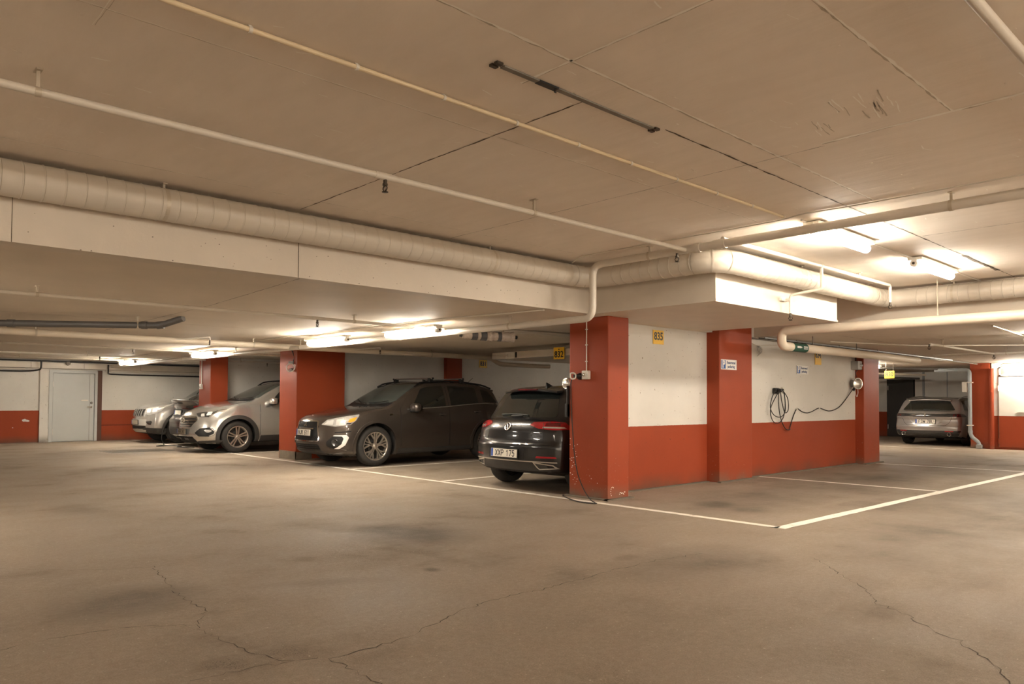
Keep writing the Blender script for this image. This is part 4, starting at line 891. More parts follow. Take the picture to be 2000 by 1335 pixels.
        # orientation
        f0 = fc[len(fc)//2]; nrm = (V[f0[1]]-V[f0[0]]).cross(V[f0[2]]-V[f0[0]]); flip = nrm.dot(s.hit(proj, co[f0[0]].x/k, co[f0[0]].y, 0)[1]) > 0
        mb.add(V, [list(f)[::-1] if flip else list(f) for f in fc], 0, True)
        sk = [e[0] for e in cnt.values() if len(e) == 1]; VV = []; FF = []
        for a, b in sk:
            o = len(VV); VV += [V[a], V[b], S[b], S[a]]; FF.append((o+3, o+2, o+1, o) if not flip else (o, o+1, o+2, o+3))
        mb.add(VV, FF, 0, False)
        return mb.build(name, mat, parent or s.root)
    def ribbon(s, name, path, width, pj, mat, off=.005, depth=.012, closed=False, parent=None, g=.03, mb=None, rnd=0):
        proj, k = pj; P = [Vector((p[0]*k, p[1])) for p in path]
        if rnd: P = [Vector((v.x, v.y)) for v in fillet([(p.x, p.y, 0) for p in P], rnd, 4, closed)]
        Q = []
        for i in range(len(P) if closed else len(P)-1):
            a, b = P[i], P[(i+1) % len(P)]; n = max(1, round((b-a).length/g)); Q += [a+(b-a)*(j/n) for j in range(n)]
        if not closed: Q.append(P[-1])
        n = len(Q); A = []; Bt = []
        for i in range(n):
            p = Q[(i-1) % n] if closed or i else Q[0]*2-Q[1]; q = Q[(i+1) % n] if closed or i < n-1 else Q[-1]*2-Q[-2]
            t1 = (Q[i]-p).normalized(); t2 = (q-Q[i]).normalized(); t = (t1+t2)
            t = t.normalized() if t.length > 1e-6 else t1
            nn = Vector((-t.y, t.x)); ww = width/2/max(.5, t.dot(t1)); A.append(Q[i]+nn*ww); Bt.append(Q[i]-nn*ww)
        own = mb is None; mb = mb or MB()
        up = []; lo = []; ul = []; ll = []
        for a, b in zip(A, Bt):
            q, d = s.hit(proj, a.x/k, a.y, off); r, d2 = s.hit(proj, b.x/k, b.y, off)
            up.append(q); lo.append(r); ul.append(q+d*(off+depth)); ll.append(r+d2*(off+depth))
        m = n if closed else n-1; V = up+lo+ul+ll; F = []
        for i in range(m):
            j = (i+1) % n; F += [(i, j, n+j, n+i), (2*n+i, 2*n+j, j, i), (n+i, n+j, 3*n+j, 3*n+i)]
        mb.add(V, F, 0, False)
        return mb.build(name, mat, parent or s.root) if own else mb
    # generic pieces -------------------------------------------------
    def side_window(s, x0b, x1b, x0t, x1t, sg, mat='car_glass', lo=.03, hi=.055, name='window_pane', parent=None, off=.005):
        n = 7; bot = [(x0b+(x1b-x0b)*i/n, s.belt(x0b+(x1b-x0b)*i/n)+lo) for i in range(n+1)]
        tp = [(x1t+(x0t-x1t)*i/n, s.h(x1t+(x0t-x1t)*i/n)-hi) for i in range(n+1)]
        tp = [(x, max(z, s.belt(x)+lo+.004)) for x, z in tp]
        return s.patch(name, bot+tp, s.side(sg), mat, off, .012, .035, parent, rnd=.02)
    def door(s, x0, x1, zl, sg, xa=None, cut=None, lab=None):
        """door skin from the sill to the roof edge; xa: where the screen pillar meets the roof edge; cut: wheel x to clear"""
        poly = []; zt = lambda x: s.h(x)-.012
        if cut and cut > x1-.4:
            rr = s.ra+.05; z1 = s.R
            poly += [(x0, zl)]; xs_ = cut-math.sqrt(max(0, rr*rr-(zl-z1)**2)) if abs(zl-z1) < rr else x1
            poly += [(min(xs_, x1), zl)]
            a0 = math.atan2(zl-z1, xs_-cut)
            for k in range(1, 12):
                a = a0-(a0+PI if a0 < 0 else a0-PI)*0 - k*.09 if a0 > 0 else (a0+2*PI)-k*.09
                X_, Z_ = cut+rr*math.cos(a), z1+rr*math.sin(a)
                if X_ >= x1: break
                poly.append((X_, Z_))
            poly.append((x1, max(poly[-1][1]+.01, z1)))
        else: poly += [(x0, zl), (x1, zl)]
        n = 8; xl = xa if xa else x0
        poly += [(x1+(xl-x1)*i/n, zt(x1+(xl-x1)*i/n)) for i in range(n+1)]
        if xa: poly.append((x0, s.belt(x0)+.01))
        return s.patch('door', poly, s.side(sg), s.paint, .0035, .004, .05)
    def arch(s, sg, width=.06, mat='cladding', a0=-20, a1=200, off=.012):
        for i, wx in enumerate(s.wheels):
            rr = s.ra+width/2-.006
            s.ribbon('arch_trim', [(wx+rr*math.cos(math.radians(a)), s.R+rr*math.sin(math.radians(a))) for a in range(a0, a1+1, 8)], width, s.side(sg), mat, off, .03)
    def windscreen(s, xb, bow, xt, inset=.05, mat='windscreen_glass', tbow=.05, rear=False):
        n = 10; P = []
        yb = s.wh(xb+(bow if not rear else -bow))-inset; yt = s.wh(xt)-inset-.01; sgn = 1 if not rear else -1
        for i in range(n+1):
            y = -yb+2*yb*i/n; P.append((xb+sgn*bow*(y/yb)**2, y))
        xb2 = xb+sgn*bow
        for i in range(1, 6): x = xb2+(xt-xb2)*i/6; P.append((x, s.wh(x)-inset))
        for i in range(n+1):
            y = yt-2*yt*i/n; P.append((xt+sgn*tbow*(y/yt)**2-sgn*tbow, y))
        for i in range(5, 0, -1): x = xb2+(xt-xb2)*i/6; P.append((x, -(s.wh(x)-inset)))
        return s.patch('windscreen' if not rear else 'rear_window', P, s.top(), mat, .004, .012, .045)
    def wheel(s, wx, sg, style, rim_r, width=.215, mat='alloy'):
        R = s.R; y = sg*(s.hw-.03)
        M = Matrix.Translation((wx, y, R)) @ Matrix.Rotation(-sg*PI/2, 4, 'X')   # axis z -> outward
        t = MB(); w = width
        t.lathe([(rim_r-.012, -w), (rim_r, -w+.01), (R-.04, -w+.004), (R-.012, -w+.02), (R, -w+.05), (R+.001, -w/2), (R, -.05), (R-.012, -.02), (R-.035, -.003), (rim_r+.035, .004), (rim_r+.006, -.002), (rim_r-.01, -.012)], M, 48)
        nt = 60
        for k in range(nt):
            a = 2*PI*k/nt
            for (h0, h1, sh) in ((-.052, -.018, 0), (-w+.018, -w+.052, .05), (-w/2-.03, -w/2+.03, .025)):
                q0 = R+s.tread-(.010 if h0 < -w+.03 else 0); q1 = R+s.tread-(.010 if h1 > -.03 else 0); c = [(q0, a+sh, h0), (q0, a+sh+.06, h0), (q1, a+sh+.06, h1), (q1, a+sh, h1)]
                t.add([M @ Vector((r_*math.cos(b_), r_*math.sin(b_), h_)) for r_, b_, h_ in c], [(0, 1, 2, 3)])
        wh = t.build('wheel', 'rubber', s.root)
        b = MB(); b.lathe([(rim_r-.02, -w+.02), (rim_r-.03, -.06), (rim_r-.022, -.02), (rim_r-.012, -.006), (rim_r, -.002), (rim_r+.006, -.006)], M, 48); b.lathe([(.001, -.09), (rim_r-.025, -.09)], M, 40, 1)
        b.lathe([(.08, -.085), (.145, -.085), (.145, -.07), (.08, -.07)], M, 30, 2)
        rim = b.build('rim', [mat, 'alloy_dark', 'alloy_dark'], wh)
        sp = MB()
        def spoke(a0, r0, a1, r1, w0, w1, h0=-.022, h1=-.008, th=.03):
            p0 = Vector((r0*math.cos(a0), r0*math.sin(a0), 0)); p1 = Vector((r1*math.cos(a1), r1*math.sin(a1), 0)); d = (p1-p0).normalized(); n = Vector((-d.y, d.x, 0))
            c = [p0-n*w0/2, p0+n*w0/2, p1+n*w1/2, p1-n*w1/2]; hh = [h0, h0, h1, h1]
            top_ = [M @ Vector((c[i].x, c[i].y, hh[i])) for i in range(4)]; ins = [p0-n*w0*.3, p0+n*w0*.3, p1+n*w1*.3, p1-n*w1*.3]
            low = [M @ Vector((c[i].x, c[i].y, hh[i]-th)) for i in range(4)]
            sp.add(top_+low, [(0, 3, 2, 1) if sg*1 > 5 else (0, 1, 2, 3), (4, 7, 6, 5), (0, 4, 5, 1), (1, 5, 6, 2), (2, 6, 7, 3), (3, 7, 4, 0)])
        rr = rim_r-.014
        for k in range(5):
            a = 2*PI*k/5+PI/2
            if style == 'y':
                for q in (-1, 1):
                    spoke(a+q*.22, .05, a+q*.15, .13, .022, .026); spoke(a+q*.15, .125, a+q*.115, rr, .026, .026, -.016); spoke(a+q*.15, .125, a+q*.44, rr, .026, .028, -.016)
            elif style == 'twin':
                for q in (-1, 1): spoke(a+q*.36, .045, a+q*.155, rr, .030, .028)
            else:
                spoke(a, .04, a, rr, .06, .045)
        sp.build('spokes', mat, rim)
        hb = MB(); hb.lathe([(.001, -.014), (.026, -.015), (.030, -.020), (.055, -.026), (.065, -.05)], M, 24)
        for k in range(5):
            a = 2*PI*k/5+PI/2+PI/5; hb.lathe([(.001, -.006), (.008, -.008), (.01, -.03)], M @ Matrix.Translation((.052*math.cos(a), .052*math.sin(a), -.005)), 8)
        hb.build('hub_cap', mat, rim)
    def mirror(s, x, z, sg, mat=None):
        y = sg*(s.hw*.955)
        m = MB(); m.ball((x+.06, y+sg*.14, z+.035), .085, .125, .085, 0, 20, 12, .75); o = m.build('mirror', mat or s.paint, s.root)
        m = MB(); m.ball((x+.06, y+sg*.13, z-.02), .075, .11, .045, 0, 16, 8, .8); m.tube([(x+.03, y-sg*.04, z-.04), (x+.05, y+sg*.1, z-.02)], .028, 10); m.build('mirror_base', 'black_plastic', o)
        m = MB(); m.lathe([(.001, 0), (.07, 0)], Matrix.Translation((x+.148, y+sg*.145, z+.035)) @ Matrix.Rotation(PI/2, 4, 'Y') @ Matrix.Diagonal((1, 1.4, 1, 1)), 20); m.build('mirror_glass', 'chrome', o)
        return o
    def handle(s, x, z, sg, parent=None, mat=None):
        q, d = s.hit(s.side(sg)[0], x, z, .0); y = q.y
        m = MB(); m.ball((x, y, z-.005), .055, .012, .03, 0, 14, 8); o = m.build('handle_cup', 'seam', parent or s.root)
        m = MB(); m.tube(catmull([(x-.085, y+sg*.004, z), (x-.06, y+sg*.03, z+.002), (x, y+sg*.036, z+.004), (x+.06, y+sg*.03, z+.002), (x+.09, y+sg*.004, z)], 4), .0125, 8); m.build('door_handle', mat or s.paint, parent or s.root)
    def plate(s, txt, x, y, z, face, tilt=0, w=.52, h=.111, mat='plate_white'):
        """face 'f' looks towards -x, 'r' towards +x"""
        M = frame((x, y, z), NY if face == 'f' else Y, Z) @ Matrix.Rotation(tilt, 4, 'X')
        m = MB(); m.prism([(-w/2, -h/2), (w/2, -h/2), (w/2, h/2), (-w/2, h/2)], M, -.004, .004); o = m.build('number_plate', mat, s.root)
        m = MB(); e = .011; m.prism([(-w/2-e, -h/2-e*1.2), (w/2+e, -h/2-e*1.2), (w/2+e, h/2+e), (-w/2-e, h/2+e)], M, -.016, -.002); m.build('plate_holder', 'black_plastic', o)
        m = MB(); m.prism([(-w/2+.003, -h/2+.003), (-w/2+.042, -h/2+.003), (-w/2+.042, h/2-.003), (-w/2+.003, h/2-.003)], M, .003, .0046); m.build('blue_band', 'plate_blue', o)
        if txt: plate_text(txt, M @ Matrix.Translation((.022, 0, .0052)), o)
        return o
    def seam_lines(s, paths, name='panel_seams', w=.007):
        m = MB()
        for pth, pj in paths: s.ribbon(None, pth, w, pj, None, .0012, .004, mb=m)
        return m.build(name, 'seam', s.root)
# ------------------------------------------------------------------ the cars
def mir(poly): return [(-a, b) for a, b in poly][::-1]
def add_wheels(c, style, rim, width=.215, mat='alloy'):
    for wx in c.wheels:
        for sg in (-1, 1): c.wheel(wx, sg, style, rim, width, mat)
def face_frame(c, pj, a, b, off=.004, face='f'):
    """frame lying on the skin at a front or rear point"""
    p, d = c.hit(pj[0], a, b, off); q, _ = c.hit(pj[0], a, b+.03, off); up = (q-p).normalized()
    return frame(p, NY if face == 'f' else Y, up)

# brown crossover ---------------------------------------------------
def brown_car():
    c = Car('car', (6.77, 12.79, 0), 0, 'dusty brown crossover with roof bars, parked beside the red pillar', 4.42, .905,
            [(0, .855), (.03, .90), (.12, .945), (.4, 1.0), (.8, 1.065), (1.2, 1.115), (1.6, 1.335), (1.98, 1.53), (2.22, 1.597), (2.7, 1.617), (3.3, 1.597), (3.75, 1.54), (4.0, 1.47), (4.2, 1.22), (4.34, 1.08), (4.39, 1.0), (4.42, .92)],
            [(0, .77), (.1, .86), (.4, .93), (1.0, 1.0), (1.6, 1.035), (2.5, 1.08), (3.6, 1.15), (4.2, 1.09), (4.42, .88)],
            [(0, .24), (.3, .19), (.8, .19), (2, .2), (3.4, .22), (4.1, .3), (4.42, .4)],
            [(0, .82), (.15, .86), (.5, .895), (1, .905), (3.4, .905), (4.0, .88), (4.42, .80)], (.92, 3.66), .374, .436, 'paint_brown', nose=.085, cf=.40, cr=.2,
            fp=[(.17, .14), (.30, .04), (.45, 0), (.65, .03), (.86, .09), (.95, .13)], rp=[(.3, .08), (.5, 0), (.9, .03)])
    F, T = c.front(), c.top(); R = c.root
    add_wheels(c, 'y', .262)
    for sg in (-1, 1):
        S = c.side(sg); cy = c.cyl('f', .95, sg)
        d1 = c.door(1.47, 2.63, .32, sg, xa=1.68); d2 = c.door(2.638, 3.52, .32, sg, cut=3.66)
        c.side_window(1.72, 2.57, 2.02, 2.57, sg, parent=d1); c.side_window(2.70, 3.42, 2.70, 3.40, sg, parent=d2)
        c.side_window(3.56, 3.98, 3.54, 3.74, sg, lo=.045, hi=.07, name='quarter_window')
        c.ribbon('belt_trim', [(1.62+.25*i, c.belt(1.62+.25*i)+.018) for i in range(10)], .016, S, 'satin_silver', .009, .01)
        c.handle(2.45, .95, sg, d1); c.handle(3.36, .995, sg, d2)
        c.mirror(1.66, 1.055, sg)
        c.arch(sg, .05, 'paint_brown', -28, 200, .022)
        c.patch('sill', [(1.40, .22), (3.18, .22), (3.20, .315), (1.38, .315)], S, 'cladding', .012, .02)
        c.ribbon('panel_gap', [(1.465, .34), (1.46, .8), (1.468, 1.08)], .008, S, 'seam', .002, .004)
        c.ribbon('panel_gap', [(2.634, .34), (2.634, 1.5)], .008, S, 'seam', .0048, .004)
        hl = c.patch('headlight', [(25, .775), (31, .865), (50, .93), (67, .965), (63, .86), (57, .78), (42, .745)], cy, 'lamp_clear', .006, .012, .025, rnd=.02)
        c.patch('reflector', [(29, .785), (32, .845), (39, .865), (39, .775)], cy, 'lamp_inner', .0075, .004, .02, hl, rnd=.015)
        c.patch('reflector', [(42, .77), (42, .875), (50, .895), (50, .77)], cy, 'lamp_inner', .0075, .004, .02, hl, rnd=.015)
        c.patch('indicator', [(54, .83), (56, .885), (64, .92), (61, .845), (57, .82)], cy, 'lamp_amber', .0085, .004, .02, hl)
        c.patch('indicator_base', [(52, .785), (53, .81), (59, .815), (56, .785)], cy, 'lamp_dark', .0085, .004, .02, hl)
        c.ribbon('lamp_edge', [(25, .775), (31, .865), (50, .93), (67, .965)], .012, cy, 'seam', .004, .006, parent=hl)
        fg = c.patch('fog_light_bezel', [(33, .40), (33, .47), (40, .575), (52, .59), (54, .53), (50, .40), (44, .345), (38, .35)], cy, 'black_plastic', .004, .012, .025, rnd=.03)
        c.patch('fog_light_surround', [(40, .575), (41, .59), (53, .595), (55.5, .55), (52, .41), (46.5, .345), (41, .345), (44.5, .375), (48.5, .43), (50.5, .53), (49, .57)], cy, 'sign_white', .012, .014, .02, fg, rnd=.012)
        p, d = c.hit(cy[0], 42.5, .455, .0); n = -d; M = frame(p, Vector((0, 0, 1)).cross(n), (0, 0, 1))
        m = MB(); m.lathe([(.068, .0), (.068, .022), (.052, .026), (.046, .008), (.001, .014)], M, 20); m.build('fog_light', 'lamp_dark', fg)
        c.patch('bumper_vent', [(41, 0.625), (42, 0.650), (58, 0.665), (57, 0.650)], cy, 'seam', .003, .006)
        c.patch('lower_cladding', [(34, 0.165), (34, 0.255), (60, 0.300), (64, 0.195), (60, 0.145)], cy, 'paint_brown', .010, .02, .03)
        c.patch('marker_badge', [(1.20, .94), (1.29, .955), (1.285, .97), (1.21, .967)], S, 'chrome', .008, .006)
        c.patch('taillight', [(4.05, 1.0), (4.36, .98), (4.33, 1.12), (4.1, 1.14)], S, 'lamp_red_dark', .006, .012)
        # roof rail
        m = MB(); m.tube(catmull([(1.93, sg*(c.wh(1.95)-.03), c.h(1.95)+.02), (2.15, sg*(c.wh(2.15)-.05), c.h(2.15)+.04), (2.9, sg*(c.wh(2.9)-.06), c.h(2.9)+.045), (3.6, sg*(c.wh(3.6)-.05), c.h(3.6)+.04), (3.9, sg*(c.wh(3.9)-.03), c.h(3.9)+.02)], 6), .018, 8)
        for x in (2.15, 2.9, 3.55): m.box(x-.04, x+.04, sg*(c.wh(x)-.055)-.014, sg*(c.wh(x)-.055)+.014, c.h(x)-.02, c.h(x)+.04)
        m.build('roof_rail', 'black_plastic', R)
    # grille
    out = [(-.33, .838), (.33, .838), (.445, .515), (.42, .475), (-.42, .475), (-.445, .515)]
    g = c.patch('grille', out, F, 'black_plastic', .004, .01, .03, rnd=.03)
    c.ribbon('grille_frame', out, .020, F, 'chrome', .014, .016, True, parent=g, rnd=.03)
    m = MB()
    for k in range(4): c.ribbon(None, [(-.31-.03*k, .81-.022*k), (.31+.03*k, .81-.022*k)], .008, F, None, .012, .01, mb=m)
    for r_ in range(4):
        for k in range(15):
            y = -.38+.055*k+(.027 if r_ % 2 else 0); c.ribbon(None, [(y, .505+.02*r_), (y+.03, .505+.02*r_)], .009, F, None, .012, .01, mb=m)
    m.build('grille_bars', 'seam', g)
    c.ribbon('chrome_strip', [(-.27, .70), (.27, .70)], .022, F, 'chrome', .016, .012, parent=g)
    M = face_frame(c, F, 0, .768, .012); m = MB()
    for a in (90, 210, 330):
        u = Vector((math.cos(math.radians(a)), math.sin(math.radians(a)))); v = Vector((-u.y, u.x)); q = [u*.002, u*.03+v*.018, u*.058, u*.03-v*.018]
        m.prism([(w.x, w.y) for w in q], M, 0, .01)
    m.build('emblem', 'chrome', g)
    p, d = c.hit(F[0], 0, .62, .03); c.plate('NJK 611', p.x, 0, .628, 'f', -.06)
    lo = c.patch('lower_intake', [(-.45, .325), (-.42, .42), (.42, .42), (.45, .325)], F, 'seam', .004, .01, rnd=.02)
    m = MB()
    for k in range(2): c.ribbon(None, [(-.42, .355+.035*k), (.42, .355+.035*k)], .01, F, None, .01, .008, mb=m)
    m.build('intake_bars', 'black_plastic', lo)
    c.patch('skid_plate', [(-.50, .225), (-.47, .31), (.47, .31), (.50, .225)], F, 'cladding', .012, .014, rnd=.02)
    # bonnet, screen
    c.patch('bonnet', [(.17, -.40), (.13, 0), (.17, .40), (.34, .66), (.7, .74), (1.18, .745), (1.17, .5), (1.13, 0), (1.17, -.5), (1.18, -.745), (.7, -.74), (.34, -.66)], T, 'paint_brown', .004, .006, .05, rnd=.05)
    c.patch('cowl', [(1.18, -.70), (1.14, 0), (1.18, .70), (1.38, .72), (1.26, 0), (1.38, -.72)], T, 'black_plastic', .005, .006, .05)
    c.windscreen(1.24, .20, 2.06, .06)
    for y0, y1 in ((-.55, -.02), (.05, .6)):
        m = MB(); pts = []
        for k in range(8):
            y = y0+(y1-y0)*k/7; x = 1.285+.20*(y/.75)**2+.02*k/7; q, d = c.hit(T[0], x, y, .02); pts.append(q)
        m.tube(pts, .008, 6); m.build('wiper', 'black_plastic', R)
    m = MB(); q, d = c.hit(T[0], 1.85, 0, -.04); m.ball((q.x, 0, q.z-.0), .02, .11, .035); m.build('rear_view_mirror', 'black_plastic', R)
    for i, x in enumerate((2.36, 3.14)):
        z = c.h(2.4)+.105; m = MB(); m.tube([(x, -.68, z), (x, .68, z)], [.016]*2, 10)
        o = m.build('roof_bar', 'satin_silver', R)
        for sg in (-1, 1):
            m = MB(); m.box(x-.05, x+.05, sg*(c.wh(x)-.055)-.03, sg*(c.wh(x)-.055)+.03, c.h(x)+.02, z+.004, bev=.01); m.build('bar_foot', 'black_plastic', o)
            m = MB(); m.ball((x, sg*.69, z), .025, .02, .02, 0, 10, 6); m.build('bar_cap', 'black_plastic', o)
    m = MB(); m.tube([(3.75, 0, 1.555), (3.98, .0, 1.72)], .005, 6); m.build('aerial', 'black_plastic', R)
    m = MB()
    V = []
    for k in range(13):
        y = -.58+1.16*k/12; x0 = 3.80; zz = c.zt(3.80)-.035*(y/.58)**2
        V += [(x0, y, zz+.004), (4.13-.06*(y/.58)**2, y, zz-.045), (4.12-.06*(y/.58)**2, y, zz-.075), (x0+.15, y, zz-.11)]
    m.add(V, [(4*i+j, 4*i+4+j, 4*i+4+(j+1) % 4, 4*i+(j+1) % 4) for i in range(12) for j in range(4)]+[(0, 1, 2, 3), (51, 50, 49, 48)], 0, False); m.build('spoiler', 'paint_brown', R)
    c.patch('rear_window', [(-.55, 1.14), (-.48, 1.42), (.48, 1.42), (.55, 1.14)], c.rear(), 'car_glass', .005)
brown_car()

# black hatchback seen from behind -----------------------------------
def black_car():
    c = Car('car', (11.28, 7.66, 0), PI, 'glossy black hatchback seen from behind, beside the nearest red pillar', 4.26, .895,
            [(0, .66), (.03, .70), (.15, .77), (.5, .87), (1.0, .96), (1.15, .985), (1.6, 1.22), (1.95, 1.39), (2.3, 1.455), (2.8, 1.47), (3.3, 1.45), (3.62, 1.415), (3.70, 1.37), (3.98, 1.08), (4.10, .985), (4.20, .955), (4.26, .88)],
            [(0, .6), (.3, .76), (1, .88), (2, .93), (3, .97), (3.7, 1.0), (4.1, .91), (4.26, .82)],
            [(0, .22), (.5, .17), (3.5, .18), (3.95, .22), (4.26, .27)],
            [(0, .80), (.3, .86), (.8, .895), (3.5, .895), (4.0, .875), (4.26, .83)], (.86, 3.48), .316, .352, 'paint_black', cf=.3, cr=.26, crown=.05, tumble=.47,
            rp=[(.24, .09), (.36, .02), (.46, 0), (.62, .0), (.68, .035), (.9, .055), (1.0, .06)])
    B, T = c.rear(), c.top(); R = c.root
    add_wheels(c, 'multi', .225, .21)
    for sg in (-1, 1):
        cy = c.cyl('r', .95, sg); S = c.side(sg)
        d1 = c.door(1.30, 2.40, .27, sg, xa=1.75); d2 = c.door(2.408, 3.30, .27, sg, cut=3.48)
        c.side_window(1.78, 2.34, 2.0, 2.34, sg, parent=d1); c.side_window(2.46, 3.2, 2.46, 3.15, sg, parent=d2); c.handle(2.22, .86, sg, d1); c.handle(3.12, .88, sg, d2)
        c.mirror(1.5, .96, sg)
        tl = c.patch('taillight', [(24.5, .905), (28, .945), (44, .957), (54, .945), (61, .845), (44, .842), (33, .858)], cy, 'lamp_red', .006, .012, .025)
        c.patch('lamp_strip', [(36, .868), (36.5, .886), (53, .882), (55, .862)], cy, 'lamp_clear', .0075, .004, .02, tl)
        c.ribbon('lamp_gap', [(37.2, .84), (36.4, .965)], .006, cy, 'seam', .008, .006, parent=tl)
        c.patch('lamp_shade', [(38, .893), (39, .935), (50, .935), (50, .893)], cy, 'lamp_red_dark', .0075, .004, .02, tl)
        c.patch('reflector', [(31, .468), (32, .495), (46, .49), (47, .468)], cy, 'lamp_red', .006, .008, .025)
        ex = c.patch('exhaust_trim', [(sg*.50, .40), (sg*.77, .365), (sg*.80, .335), (sg*.56, .315)], B, 'seam', .004, .01)
        c.ribbon('exhaust_frame', [(sg*.50, .405), (sg*.75, .375), (sg*.79, .335), (sg*.56, .315)], .014, B, 'satin_silver', .012, .012, True, parent=ex)
        c.ribbon('panel_gap', [(26, .86), (27, .75), (28, .70)], .007, cy, 'seam', .002, .004)
        c.arch(sg, .03, 'paint_black', 0, 180, .006)
    c.patch('rear_window', [(-.645, 1.005), (-.50, 1.345), (.50, 1.345), (.645, 1.005)], B, 'car_glass', .005, .012, .035, rnd=.05)
    c.seam_lines([([(-.62, .97), (-.60, .72), (-.52, .672), (.52, .672), (.60, .72), (.62, .97)], B)], 'tailgate_gap')
    m = MB(); V = []
    for k in range(15):
        y = -.525+1.05*k/14; t = (y/.525)**2; zz = c.zt(3.54)-.035*t
        V += [(3.50, y, zz+.004), (3.81-.05*t, y, zz-.028), (3.822-.05*t, y, zz-.045), (3.80-.05*t, y, zz-.06), (3.68, y, zz-.05)]
    m.add(V, [(5*i+j, 5*i+5+j, 5*i+5+(j+1) % 5, 5*i+(j+1) % 5) for i in range(14) for j in range(5)]+[(0, 1, 2, 3, 4), (74, 73, 72, 71, 70)], 0, False); sp = m.build('spoiler', 'paint_black', R)
    m = MB(); m.box(3.80, 3.826, -.19, .19, c.zt(3.54)-.048, c.zt(3.54)-.032); m.build('brake_light', 'lamp_red_dark', sp)
    pts = []
    for k in range(9):
        y = -.36+.56*k/8; q, d = c.hit(B[0], y, 1.032+.012*math.sin(k/8*PI), .02); pts.append(q)
    m = MB(); m.tube(pts, .011, 8); q, d = c.hit(B[0], -.1, 1.02, .01); m.ball((q.x, -.02, q.z), .03, .12, .022); m.build('rear_wiper', 'black_plastic', R)
    M = face_frame(c, B, 0, .875, .006, 'r'); m = MB()
    m.tube([M @ Vector((.054*math.cos(2*PI*k/36), .054*math.sin(2*PI*k/36), .004)) for k in range(36)], .0062, 8, closed=True)
    for pl in ([(-.030, .047), (0, .004), (.030, .047)], [(-.052, .022), (-.024, -.048), (0, .0), (.024, -.048), (.052, .022)]):
        for a, b in zip(pl, pl[1:]): m.tube([M @ Vector((a[0], a[1], .004)), M @ Vector((b[0], b[1], .004))], .0052, 6)
    m.build('emblem', 'chrome', R)
    m = MB(); m.lathe([(.052, 0), (.001, .001)], M, 24); m.build('emblem_base', 'black_plastic', R)
    c.patch('plate_recess', [(-.36, .44), (-.34, .60), (.34, .60), (.36, .44)], B, 'seam', .002, .006, rnd=.02)
    p, d = c.hit(B[0], 0, .54, .014); c.plate('XXP 175', p.x, 0, .515, 'r', -.05)
    c.patch('diffuser', [(-.70, .285), (-.66, .40), (.66, .40), (.70, .285)], B, 'cladding', .005, .014, rnd=.02)
    c.ribbon('chrome_strip', [(-.80, .412), (-.5, .418), (0, .42), (.5, .418), (.80, .412)], .015, B, 'satin_silver', .010, .012)
    c.ribbon('bumper_edge', [(-.72, .655), (0, .65), (.72, .655)], .016, B, 'paint_black', .012, .016)
    m = MB(); m.add([(3.30, -.006, 1.445), (3.44, -.016, 1.435), (3.44, .016, 1.435), (3.30, .006, 1.445), (3.425, -.003, 1.498), (3.445, -.003, 1.498), (3.445, .003, 1.498), (3.425, .003, 1.498)], [(0, 1, 5, 4), (1, 2, 6, 5), (2, 3, 7, 6), (3, 0, 4, 7), (4, 5, 6, 7)]); m.build('aerial_fin', 'paint_black', R)
    c.windscreen(1.2, .18, 1.93, .06); c.patch('grille', [(-.5, .55), (-.5, .62), (.5, .62), (.5, .55)], c.front(), 'black_plastic')
black_car()

